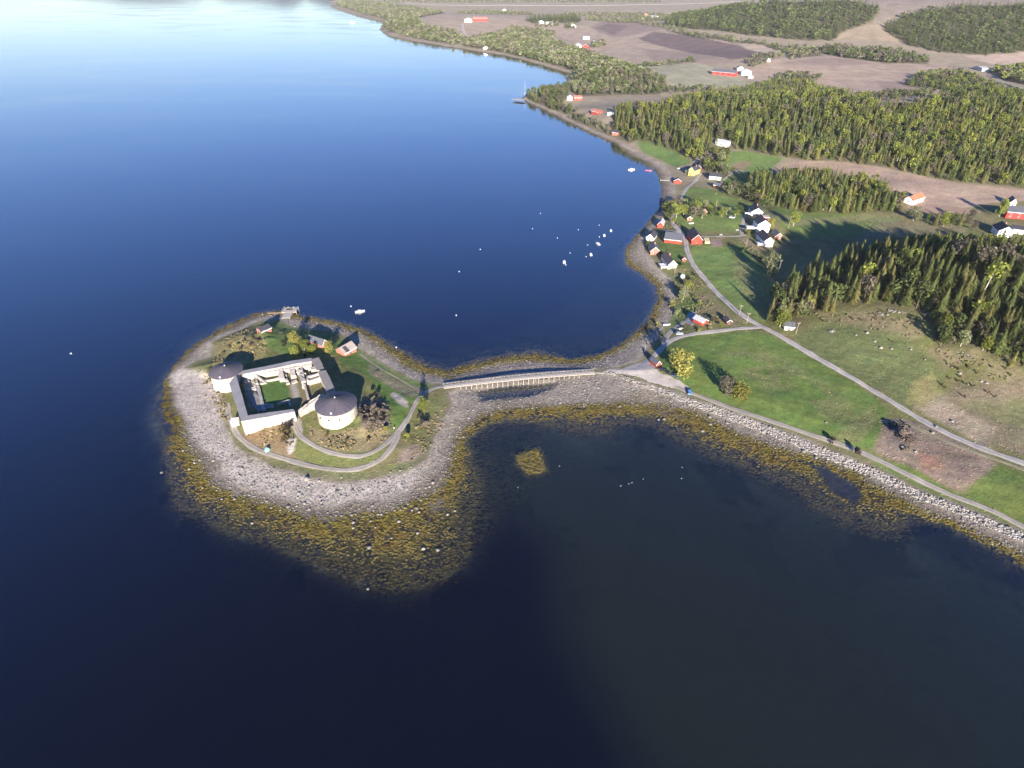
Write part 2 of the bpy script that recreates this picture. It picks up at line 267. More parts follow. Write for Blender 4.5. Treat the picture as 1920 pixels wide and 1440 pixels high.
# beach, weed, seabed
bch = sm(.5-dVw/1.4); wet = b/(a+b+1e-6)
band = .5+.5*np.sin((wet*5+fbm(X, Y, 18, 71)*3.5)*6.283)
bc = np.array([.275, .248, .215])*(.80+.42*n2[..., None])*(0.52+.62*sm(wet*1.3))[..., None]*(.88+.2*band)[..., None]*(.8+.42*fbm(X, Y, 9, 72)[..., None])
brn = sm((fbm(X, Y, 13, 73)-.52)*7)*(1-wet)
bc = bc*np.array([1.06, 1.0, .90]); bc = bc*(1-.55*brn[..., None])+np.array([.15, .12, .065])*.55*brn[..., None]
C[:] = C*(1-bch[..., None])+bc*bch[..., None]; M[..., 0] = np.maximum(M[..., 0], bch)
# pale bare rock on the island's west end
paint([(316,700),(345,690),(390,702),(410,735),(420,790),(440,845),(420,870),(380,840),(345,780),(318,725)], (.50,.44,.385), 5, 4, .75, ms=(.8,0,0))
paint([(430,850),(520,885),(600,905),(700,905),(780,885),(800,880),(760,930),(620,950),(500,930),(420,890)], (.47,.42,.36), 6, 5, .7, ms=(1,0,0))
wd = sm(.5-(dS+(fbm(X, Y, 6, 51)-.5)*6)/3)*bch
rat = a2/(a2+b2+1e-6)
wc = np.array([.15, .115, .02])*(1-rat[..., None])+np.array([.10, .066, .024])*rat[..., None]
wn = sm((fbm(X, Y, 3.2, 52)-.42-.05*rat)*6+.45)
wc = wc*wn[..., None]+np.array([.05, .04, .032])*(1-wn[..., None])
C[:] = C*(1-wd[..., None])+wc*wd[..., None]; M[..., 1] = wd; M[..., 0] *= 1-wd*.9
dp = sm(.5-(dW+(fbm(X, Y, 8, 53)-.5)*10)/5)
sc_ = np.array([.085, .09, .068])*(.75+.6*n1[..., None])
sc_ = sc_*(1-sm((fbm(X, Y, 16, 54)-.55)*8)[..., None]*.72)
C[:] = C*(1-dp[..., None])+sc_*dp[..., None]; M[..., 1] *= 1-dp
# neck sand bars by the bridge, tidal pools
for L, c in [([(855,735),(900,716),(1000,700),(1090,694),(1120,700),(1150,715),(1180,735),(1120,752),(1000,752),(930,760),(880,775),(862,760)], (.235,.205,.17)),
             ([(830,706),(880,702),(930,688),(1000,682),(1060,684),(1120,680),(1180,655),(1200,650),(1190,675),(1120,690),(1000,697),(900,712)], (.21,.18,.165))]:
    paint(L, c, 5, 5, .8, ms=(.9, 0, 0))
for L, c in [([(893,735),(905,752),(935,748),(965,744),(990,742),(1035,729),(1045,718),(960,724)], (.09,.08,.09)),
             ([(1485,859),(1520,872),(1535,885),(1550,905),(1563,924),(1585,932),(1600,945),(1614,930),(1610,918),(1590,902),(1550,878)], (.085,.075,.075)),
             ([(1210,760),(1260,768),(1290,785),(1240,780)], (.12,.10,.09)), ([(800,945),(830,930),(850,950),(820,965)], (.13,.11,.09))]:
    paint(L, c, 3, 3, .85, ms=(.2, 0, 0))
paint([(963,852),(985,842),(1010,834),(1022,850),(1032,885),(1010,893),(985,893),(967,872)], (.17,.13,.025), 4, 3, 1, ms=(0, 1, 0))
# broad tonal variation of land
C *= (.88+.24*n1[..., None])*(.93+.14*n2[..., None])
# ------------------------------------------------------------------ mesh plumbing
def npmesh(name, V, F, mat, col=None, mask=None, smooth=False):
    """V (n,3); F (m,k)"""
    V = np.ascontiguousarray(V, np.float32); F = np.ascontiguousarray(F, np.int32); m, k = F.shape
    me = bpy.data.meshes.new(name); me.vertices.add(len(V)); me.vertices.foreach_set('co', V.ravel())
    me.loops.add(m*k); me.loops.foreach_set('vertex_index', F.ravel())
    me.polygons.add(m); me.polygons.foreach_set('loop_start', np.arange(0, m*k, k, dtype=np.int32))
    if smooth: me.polygons.foreach_set('use_smooth', np.ones(m, bool))
    me.update(calc_edges=True)
    for nm, arr in (('Col', col), ('Mask', mask)):
        if arr is not None:
            at = me.attributes.new(nm, 'FLOAT_COLOR', 'POINT')
            a4 = np.ones((len(V), 4), np.float32); a4[:, :3] = np.asarray(arr).reshape(-1, 3)
            at.data.foreach_set('color', a4.ravel())
    if mat: me.materials.append(mat)
    return me
def link(name, me, parent=None, label=None, cat=None, group=None, kind=None, loc=None):
    o = bpy.data.objects.new(name, me); COL.objects.link(o)
    if parent: o.parent = parent
    if loc is not None: o.location = loc
    for k, v in (('label', label), ('category', cat), ('group', group), ('kind', kind)):
        if v: o[k] = v
    return o
def thing(name, label, cat, loc=(0, 0, 0), rz=0, group=None):
    o = link(name, None, None, label, cat, group, loc=loc); o.rotation_euler = (0, 0, rz); o.empty_display_size = 1; return o
def newmat(name):
    m = bpy.data.materials.new(name); m.use_nodes = True; return m, m.node_tree, m.node_tree.nodes['Principled BSDF']
def N(t, typ, **kw):
    n = t.nodes.new(typ)
    for k, v in kw.items():
        if k in n.inputs.keys(): n.inputs[k].default_value = v
        else: setattr(n, k, v)
    return n
RCOL = {}
def noisy(name, col, sc=3.0, amt=.25, rough=.85, bump=0.0, spec=.3, attr=False, metal=0):
    RCOL[name] = col
    m, t, p = newmat(name)
    tc = N(t, 'ShaderNodeTexCoord'); nz = N(t, 'ShaderNodeTexNoise', Scale=sc, Detail=5.0, Roughness=.65)
    t.links.new(tc.outputs['Object'], nz.inputs['Vector'])
    mr = N(t, 'ShaderNodeMapRange'); mr.inputs['From Min'].default_value = .3; mr.inputs['From Max'].default_value = .7
    mr.inputs['To Min'].default_value = 1-amt; mr.inputs['To Max'].default_value = 1+amt
    t.links.new(nz.outputs['Fac'], mr.inputs['Value'])
    mx = N(t, 'ShaderNodeVectorMath', operation='MULTIPLY')
    if attr:
        at = N(t, 'ShaderNodeAttribute', attribute_name='Col'); t.links.new(at.outputs['Color'], mx.inputs[0])
    else: mx.inputs[0].default_value = col
    t.links.new(mr.outputs[0], mx.inputs[1]); t.links.new(mx.outputs[0], p.inputs['Base Color'])
    p.inputs['Roughness'].default_value = rough; p.inputs['Specular IOR Level'].default_value = spec; p.inputs['Metallic'].default_value = metal
    if bump:
        b_ = N(t, 'ShaderNodeBump', Strength=bump, Distance=.1); t.links.new(nz.outputs['Fac'], b_.inputs['Height']); t.links.new(b_.outputs[0], p.inputs['Normal'])
    return m
def ground_mat():
    m, t, p = newmat('ground'); L = t.links.new
    geo = N(t, 'ShaderNodeNewGeometry'); at = N(t, 'ShaderNodeAttribute', attribute_name='Col'); mk = N(t, 'ShaderNodeAttribute', attribute_name='Mask')
    sep = N(t, 'ShaderNodeSeparateColor'); L(mk.outputs['Color'], sep.inputs[0])
    def noise(sc, det=4, r=.6):
        n = N(t, 'ShaderNodeTexNoise', Scale=sc, Detail=float(det), Roughness=r); L(geo.outputs['Position'], n.inputs['Vector']); return n
    def mr(src, a, b_, c, d):
        n = N(t, 'ShaderNodeMapRange'); [setattr(n.inputs[k], 'default_value', v) for k, v in zip(('From Min', 'From Max', 'To Min', 'To Max'), (a, b_, c, d))]; L(src, n.inputs['Value']); return n.outputs[0]
    a1 = mr(noise(.45, 6, .7).outputs['Fac'], .3, .7, .72, 1.28); a2_ = mr(noise(.035, 4).outputs['Fac'], .3, .7, .86, 1.14)
    vo = N(t, 'ShaderNodeTexVoronoi', Scale=1.7); L(geo.outputs['Position'], vo.inputs['Vector'])
    sepv = N(t, 'ShaderNodeSeparateColor'); L(vo.outputs['Color'], sepv.inputs[0])
    cell = mr(sepv.outputs[0], 0, 1, .66, 1.34); 
    mxs = N(t, 'ShaderNodeMix', data_type='FLOAT'); mxs.inputs['A'].default_value = 1; L(sep.outputs[0], mxs.inputs['Factor']); L(cell, mxs.inputs['B'])
    vw = N(t, 'ShaderNodeTexVoronoi', Scale=.62); L(geo.outputs['Position'], vw.inputs['Vector'])
    spw = N(t, 'ShaderNodeSeparateColor'); L(vw.outputs['Color'], spw.inputs[0]); cw = mr(spw.outputs[1], 0, 1, .45, 1.55)
    mxw = N(t, 'ShaderNodeMix', data_type='FLOAT'); mxw.inputs['A'].default_value = 1; L(sep.outputs[1], mxw.inputs['Factor']); L(cw, mxw.inputs['B'])
    m1 = N(t, 'ShaderNodeMath', operation='MULTIPLY'); L(a1, m1.inputs[0]); L(a2_, m1.inputs[1])
    m2 = N(t, 'ShaderNodeMath', operation='MULTIPLY'); L(m1.outputs[0], m2.inputs[0]); L(mxs.outputs[0], m2.inputs[1])
    m3 = N(t, 'ShaderNodeMath', operation='MULTIPLY'); L(m2.outputs[0], m3.inputs[0]); L(mxw.outputs[0], m3.inputs[1])
    mx = N(t, 'ShaderNodeVectorMath', operation='MULTIPLY'); L(at.outputs['Color'], mx.inputs[0]); L(m3.outputs[0], mx.inputs[1])
    hs = N(t, 'ShaderNodeHueSaturation'); L(mx.outputs[0], hs.inputs['Color']); L(mr(noise(.12, 3).outputs['Fac'], .3, .7, .48, .52), hs.inputs['Hue'])
    L(hs.outputs[0], p.inputs['Base Color']); p.inputs['Roughness'].default_value = .93; p.inputs['Specular IOR Level'].default_value = .15
    bp = N(t, 'ShaderNodeBump', Strength=.55, Distance=.5); L(noise(.9, 5, .7).outputs['Fac'], bp.inputs['Height']); L(bp.outputs[0], p.inputs['Normal'])
    return m
# ground sheet
idx = np.arange(X.size).reshape(X.shape)
F = np.stack([idx[:-1, :-1], idx[:-1, 1:], idx[1:, 1:], idx[1:, :-1]], -1).reshape(-1, 4)
zc = np.maximum.reduce([Z[:-1, :-1], Z[:-1, 1:], Z[1:, 1:], Z[1:, :-1]]).ravel()
Fg = F[zc > -13.5]
used = np.unique(Fg); rm = np.full(X.size, -1); rm[used] = np.arange(len(used))
V3 = np.stack([X, Y, Z], -1).reshape(-1, 3)
link('ground', npmesh('ground', V3[used], rm[Fg], ground_mat(), C.reshape(-1, 3)[used], M.reshape(-1, 3)[used], smooth=True), kind='structure')
# ------------------------------------------------------------------ water
def water_mat():
    m, t, p = newmat('sea_water'); L = t.links.new; t.nodes.remove(p); out = t.nodes['Material Output']
    geo = N(t, 'ShaderNodeNewGeometry'); at = N(t, 'ShaderNodeAttribute', attribute_name='Col'); sep = N(t, 'ShaderNodeSeparateColor'); L(at.outputs['Color'], sep.inputs[0])
    mp = N(t, 'ShaderNodeMapping'); mp.inputs['Rotation'].default_value = (0, 0, R_(-28)); mp.inputs['Scale'].default_value = (.35, 1, 1); L(geo.outputs['Position'], mp.inputs['Vector'])
    n1_ = N(t, 'ShaderNodeTexNoise', Scale=.55, Detail=3.0, Roughness=.5); L(mp.outputs[0], n1_.inputs['Vector'])
    patch = N(t, 'ShaderNodeTexNoise', Scale=.012, Detail=3.0); L(mp.outputs[0], patch.inputs['Vector'])
    pr = N(t, 'ShaderNodeMapRange'); pr.inputs['From Min'].default_value = .46; pr.inputs['From Max'].default_value = .66; pr.inputs['To Min'].default_value = .06; pr.inputs['To Max'].default_value = .34
    L(patch.outputs['Fac'], pr.inputs['Value'])
    bp = N(t, 'ShaderNodeBump', Distance=.35); L(n1_.outputs['Fac'], bp.inputs['Height']); L(pr.outputs[0], bp.inputs['Strength'])
    rn = N(t, 'ShaderNodeTexNoise', Scale=.006, Detail=5.0, Distortion=.8); L(mp.outputs[0], rn.inputs['Vector']); rr0 = N(t, 'ShaderNodeMapRange'); rr0.inputs['From Min'].default_value = .4; rr0.inputs['From Max'].default_value = .65; rr0.inputs['To Min'].default_value = .05; rr0.inputs['To Max'].default_value = .08; L(rn.outputs['Fac'], rr0.inputs['Value'])
    gl = N(t, 'ShaderNodeBsdfGlossy', Roughness=.07); L(rr0.outputs[0], gl.inputs['Roughness']); gl.inputs['Color'].default_value = (1, 1, 1, 1); L(bp.outputs[0], gl.inputs['Normal'])
    dt = N(t, 'ShaderNodeVectorMath', operation='DOT_PRODUCT'); L(geo.outputs['Incoming'], dt.inputs[0]); L(bp.outputs[0], dt.inputs[1])
    def mth(op, a, b_=None):
        n = N(t, 'ShaderNodeMath', operation=op)
        for k, q in enumerate((a, b_)):
            if q is None: continue
            if isinstance(q, (int, float)): n.inputs[k].default_value = q
            else: L(q, n.inputs[k])
        return n.outputs[0]
    fr_ = mth('ADD', mth('MULTIPLY', mth('POWER', mth('SUBTRACT', 1.0, mth('MINIMUM', mth('ABSOLUTE', dt.outputs['Value']), 1.0)), 2.75), .86), .026)
    tr = N(t, 'ShaderNodeBsdfTransparent'); tr.inputs['Color'].default_value = (.88, .93, .88, 1)
    df = N(t, 'ShaderNodeBsdfDiffuse')
    cm = N(t, 'ShaderNodeMix', data_type='RGBA'); cm.inputs['A'].default_value = (.0022, .0032, .0085, 1); cm.inputs['B'].default_value = (.0125, .0180, .0140, 1)
    L(sep.outputs[1], cm.inputs['Factor']); L(cm.outputs['Result'], df.inputs['Color'])
    body = N(t, 'ShaderNodeMixShader'); L(sep.outputs[0], body.inputs[0]); L(tr.outputs[0], body.inputs[1]); L(df.outputs[0], body.inputs[2])
    fin = N(t, 'ShaderNodeMixShader'); L(fr_, fin.inputs[0]); L(body.outputs[0], fin.inputs[1]); L(gl.outputs[0], fin.inputs[2]); L(fin.outputs[0], out.inputs['Surface'])
    return m
st = 2
xs, ys = GX[::st], GY[::st]; xs = np.concatenate([[-9400], xs, [20500]]); ys = np.concatenate([[-600], ys, [10400]])
WX, WY = np.meshgrid(xs, ys); dep = np.maximum(-zat(WX, WY), 0)
dep[:, 0] = 14; dep[0, :] = 14; lagw = sm(np.interp(0, [0, 1], [0, 0])+sdist(WX, WY, LAG)/30+.5)*.9
lagw = np.maximum(lagw, sm(sdist(WX, WY, BAY)/25+.3)*.45)
op = 1-np.exp(-dep/2.0)
wi = np.arange(WX.size).reshape(WX.shape)
WF = np.stack([wi[:-1, :-1], wi[:-1, 1:], wi[1:, 1:], wi[1:, :-1]], -1).reshape(-1, 4)
zz = zat(WX, WY); zm = np.minimum.reduce([zz[:-1, :-1], zz[:-1, 1:], zz[1:, 1:], zz[1:, :-1]]).ravel()
WF = WF[zm < 1.0]
link('sea_water', npmesh('sea_water', np.stack([WX, WY, WX*0], -1).reshape(-1, 3), WF, water_mat(), np.stack([op, lagw, op*0], -1).reshape(-1, 3)), kind='structure')
# ------------------------------------------------------------------ distant hills across the fjord (seen only mirrored in the water)
hx = np.arange(-9000, 6000, 60.0); hy = np.arange(7200, 9900, 150.0); HX, HY = np.meshgrid(hx, hy)
prof_px = [(-400,-8),(0,-10),(150,-6),(200,1),(240,8),(290,10),(330,9),(365,2),(385,-3),(410,-2),(430,3),(480,7),(515,12),(540,19),(560,10),(576,2),(600,12),(640,20),(800,20),(1200,18),(2400,18)]
bx = []; bh = []
for a_, b_ in prof_px:
    r = ray(a_, b_); bx.append(r[0]/r[1]*8500); bh.append(-r[2]/r[1]*8500-CAMH)
ridge = np.interp(HX[0]*8500/8500, bx, bh)
HZ = np.maximum(ridge[None, :]*np.exp(-((HY-8500)/620.0)**2)*(.93+.14*fbm(HX, HY, 500, 61)), 0)-3
hi = np.arange(HX.size).reshape(HX.shape)
link('distant_hills', npmesh('distant_hills', np.stack([HX, HY, HZ], -1).reshape(-1, 3), np.stack([hi[:-1, :-1], hi[:-1, 1:], hi[1:, 1:], hi[1:, :-1]], -1).reshape(-1, 4), noisy('hill_forest', (.02, .028, .03), .01), smooth=True), kind='structure')
# ------------------------------------------------------------------ roads: draped ribbons
def smooth_line(P, n=4):
    P = np.array(P, float)
    for _ in range(2):
        Q = [P[0]]
        for i in range(len(P)-1): Q += [P[i]*.75+P[i+1]*.25, P[i]*.25+P[i+1]*.75]
        Q.append(P[-1]); P = np.array(Q)
    return P
def resamp(P, st_):
    d = np.r_[0, np.cumsum(np.hypot(*np.diff(P, axis=0).T))]; s = np.linspace(0, d[-1], max(3, int(d[-1]/st_)))
    return np.stack([np.interp(s, d, P[:, 0]), np.interp(s, d, P[:, 1])], -1)
RIBM = noisy('road_surface', (1, 1, 1), .7, .14, .95, .3, attr=True)
def ribbon(name, L, wd_, mat, st_=1.5, lift=.10, z0=None, seed=1):
    P = resamp(smooth_line([gp(*p)[:2] for p in L]), st_)
    T = np.gradient(P, axis=0); T /= np.hypot(T[:, 0], T[:, 1])[:, None]+1e-9; Nn = np.stack([-T[:, 1], T[:, 0]], -1)
    s = np.arange(len(P)); wv = wd_*(.84+.32*vnoise(s*1.0, s*0.0, 4, seed))
    offs = np.array([-1.0, -.8, -.4, 0, .4, .8, 1.0])*.5; dz = np.array([-.35, 1, 1, 1, 1, 1, -.35])
    V = []
    for k, (o_, d_) in enumerate(zip(offs, dz)):
        q = P+Nn*(o_*wv)[:, None]+(vnoise(s*1.0, s*0.+k, 2.5, seed+k)[:, None]-.5)*Nn*(.25 if abs(o_) > .3 else 0)
        zq = zat(q[:, 0], q[:, 1]); V.append(np.stack([q[:, 0], q[:, 1], np.maximum(zq, .2)+lift*d_], -1))
    V = np.stack(V, 1); n, k = V.shape[:2]; ii = np.arange(n*k).reshape(n, k)
    FF = np.stack([ii[:-1, :-1], ii[:-1, 1:], ii[1:, 1:], ii[1:, :-1]], -1).reshape(-1, 4)
    bc_ = np.array(RCOL[mat.name]); br_ = np.array([.62, .92, 1.1, .80, 1.1, .92, .62])[None, :]*(.85+.3*vnoise(s[:, None]*1.0, np.arange(7)[None, :]*1.0, 1.7, seed)); gm = np.array([.75, .15, 0, .25, 0, .15, .75])[None, :, None]*(.6+.8*vnoise(s*1.0, s*0., 6, seed+9))[:, None, None]; gm = np.clip(gm, 0, 1)
    cc_ = (bc_*br_[..., None])*(1-gm)+np.array([.17, .165, .08])*gm
    return link(name, npmesh(name, V.reshape(-1, 3), FF, RIBM, cc_.reshape(-1, 3), smooth=True), kind='structure')
GRAVEL = noisy('gravel', (.40, .365, .335), .8, .14, .95, .3); GRAV2 = noisy('worn_gravel', (.33, .295, .255), .6, .2, .95, .3); GRAVL = noisy('pale_gravel', (.44, .39, .345), .25, .2, .95, .3)
R1 = [(1313,325),(1303,340),(1287,352),(1278,368),(1266,392),(1257,414),(1270,430),(1284,441),(1286,452),(1287,467),(1294,485),(1304,503),(1326,528),(1351,557),(1377,580),(1400,597),(1422,609),(1442,619),(1480,640),(1549,681),(1617,720),(1686,762),(1755,803),(1824,835),(1915,867),(2000,900)]
ribbon('gravel_road', R1, 4.2, GRAVEL, lift=.14)
ribbon('side_road', [(1430,613),(1400,615),(1350,620),(1290,628),(1262,635),(1248,645),(1232,662),(1214,680),(1195,692)], 3.8, GRAVEL, lift=.12, seed=3)
ribbon('yard_track', [(1246,650),(1246,638),(1254,624),(1275,608),(1290,600)], 3.4, GRAV2, lift=.10, seed=4)
ribbon('shore_track', [(1262,722),(1290,735),(1320,746),(1370,765),(1447,790),(1523,816),(1579,834),(1637,857),(1710,894),(1783,929),(1856,955),(1914,985),(2000,1030)], 3.2, GRAV2, lift=.12, seed=5)
ribbon('farm_lane', [(1288,447),(1310,444),(1340,443),(1380,443),(1400,441)], 2.8, GRAV2, lift=.1, seed=6)
ribbon('house_drive', [(1390,442),(1391,430),(1393,415),(1397,402)], 3.2, GRAV2, lift=.1, seed=7)
ribbon('boathouse_lane', [(1287,446),(1270,436),(1255,433),(1243,432)], 4, GRAV2, lift=.09, seed=8)
ribbon('grass_track', [(1650,790),(1690,790),(1740,812),(1800,838),(1860,858),(1930,885)], 2.6, noisy('dry_track', (.27, .24, .15), .6, .2), lift=.08, seed=9)
ribbon('hill_track', [(1350,343),(1370,325),(1385,318),(1400,322)], 2.6, GRAV2, lift=.1, seed=10)
ribbon('farm_track', [(868,44),(868,52),(870,62),(880,70),(892,76),(905,88),(912,93)], 9, GRAVL, 8, .5, seed=11)
ribbon('far_road', [(730,2),(800,9),(850,10),(960,10),(1100,11),(1200,9),(1300,7),(1390,3)], 26, noisy('pale_road', (.50, .43, .36), .05, .1), 25, 1.5, seed=12)
ribbon('highway', [(1858,150),(1880,155),(1900,162),(1930,172),(1980,190)], 9, noisy('asphalt_road', (.30, .29, .28), .1, .1), 6, 1.0, seed=13)
ribbon('island_path', [(846,725),(830,724),(812,728),(797,736),(786,745),(776,762),(768,780),(756,800),(740,816),(718,838),(692,852),(665,857),(630,852),(592,838),(568,822),(556,810),(552,795),(551,782)], 2.7, GRAV2, lift=.12, seed=14)
ribbon('shore_path', [(748,808),(742,826),(728,850),(702,870),(665,882),(620,881),(570,871),(522,857),(482,844),(452,824),(437,803),(430,780),(426,757)], 3.0, GRAV2, lift=.12, seed=15)
ribbon('meadow_path', [(797,736),(775,726),(745,708),(712,690),(692,676),(676,664)], 1.6, noisy('trodden_earth', (.30, .25, .175), .6, .15), lift=.06, seed=16)
def patch(name, L, mat, lift, step=2.0):
    P = np.array(gpoly(L)); x0, y0 = P.min(0)-2; x1, y1 = P.max(0)+2
    gx = np.arange(x0, x1, step); gy = np.arange(y0, y1, step); A, B = np.meshgrid(gx, gy)
    q = sdist(A+(vnoise(A, B, 4, 3)-.5)*2, B+(vnoise(A, B, 4, 6)-.5)*2, P); zz_ = zat(A, B)+np.clip(q*.25, -.35, 1)*lift+np.where(q < 0, q*.2, 0)
    ii = np.arange(A.size).reshape(A.shape); FF = np.stack([ii[:-1, :-1], ii[:-1, 1:], ii[1:, 1:], ii[1:, :-1]], -1).reshape(-1, 4)
    qq = np.maximum.reduce([q[:-1, :-1], q[:-1, 1:], q[1:, 1:], q[1:, :-1]]).ravel()
    return link(name, npmesh(name, np.stack([A, B, zz_], -1).reshape(-1, 3), FF[qq > -1.5], mat, smooth=True), kind='structure')
patch('car_park', [(1112,699),(1150,692),(1190,684),(1205,676),(1213,672),(1225,684),(1240,698),(1270,712),(1292,726),(1290,738),(1262,728),(1235,722),(1190,706),(1140,697)], GRAVL, .16, 1.0)
patch('gravel_yard', [(1283,600),(1288,588),(1300,583),(1306,590),(1300,600),(1302,608),(1292,612)], noisy('yard_gravel', (.36, .34, .33), .8, .15), .16, 1.0)
patch('forecourt', [(546,778),(556,776),(570,800),(566,815),(552,812),(545,800)], GRAV2, .12, 1.0)


# ------------------------------------------------------------------ small mesh builders
class MB:
    def __init__(s): s.v = []; s.f = []
    def add(s, V, F):
        n = len(s.v); s.v += [tuple(map(float, p)) for p in V]; s.f += [tuple(int(i)+n for i in f) for f in F]; return s
    def box(s, x0, x1, y0, y1, z0, z1, M=None):
        V = [(x, y, z) for x in (x0, x1) for y in (y0, y1) for z in (z0, z1)]
        if M: V = [M(p) for p in V]
        return s.add(V, [(0,1,3,2),(4,6,7,5),(0,4,5,1),(2,3,7,6),(0,2,6,4),(1,5,7,3)])
    def tube(s, p0, p1, r0, r1, n=6):
        p0 = Vector(p0); p1 = Vector(p1); d = (p1-p0).normalized(); a = d.orthogonal().normalized(); b_ = d.cross(a); V = []
        for p, r in ((p0, r0), (p1, r1)):
            for k in range(n):
                t_ = 2*math.pi*k/n; V.append(p+a*math.cos(t_)*r+b_*math.sin(t_)*r)
        return s.add(V, [(k, (k+1) % n, n+(k+1) % n, n+k) for k in range(n)]+[tuple(range(n))[::-1], tuple(range(n, 2*n))])
    def prism(s, poly, z0, z1):
        n = len(poly); z0 = z0 if hasattr(z0, '__len__') else [z0]*n; z1 = z1 if hasattr(z1, '__len__') else [z1]*n
        return s.add([(p[0], p[1], a_) for p, a_ in zip(poly, z0)]+[(p[0], p[1], b_) for p, b_ in zip(poly, z1)], [tuple(range(n))[::-1], tuple(range(n, 2*n))]+[(k, (k+1) % n, n+(k+1) % n, n+k) for k in range(n)])
    def build(s, name, mat, parent=None, smooth=False, **kw):
        me = bpy.data.meshes.new(name); me.from_pydata(s.v, [], s.f); me.update()
        if smooth: me.polygons.foreach_set('use_smooth', [True]*len(me.polygons))
        me.materials.append(mat); return link(name, me, parent, **kw)
MAT = {}
def col(name, c, sc=1.5, amt=.12, rough=.8, **kw):
    if name not in MAT: MAT[name] = noisy(name, c, sc, amt, rough, **kw)
    return MAT[name]
WHITE = col('white_boards', (.78,.77,.73)); RED = col('red_boards', (.42,.055,.035)); REDF = col('faded_red_boards', (.42,.17,.13)); YEL = col('yellow_boards', (.68,.55,.17))
DARKR = col('dark_roof', (.055,.055,.065), 2, .2); GREYR = col('grey_roof', (.105,.112,.13), 1, .2); TANR = col('weathered_roof', (.33,.28,.25), 1, .2); ORR = col('orange_roof', (.50,.17,.09), 1, .15)
PALER = col('pale_metal_roof', (.42,.43,.44), 1, .1); ORG = col('orange_boards', (.55,.22,.06)); GLASS = col('window_glass', (.03,.035,.045), 1, .1, .15, spec=.6); TRIM = col('white_trim', (.8,.8,.78))
BRICK = col('chimney_brick', (.35,.2,.15)); CONC = col('concrete', (.38,.37,.35)); WOOD = col('grey_wood', (.36,.33,.28), 3, .2); DKWOOD = col('dark_wood', (.13,.11,.09), 3, .2); BARNR = col('barn_red', (.40,.05,.045), .5, .15)
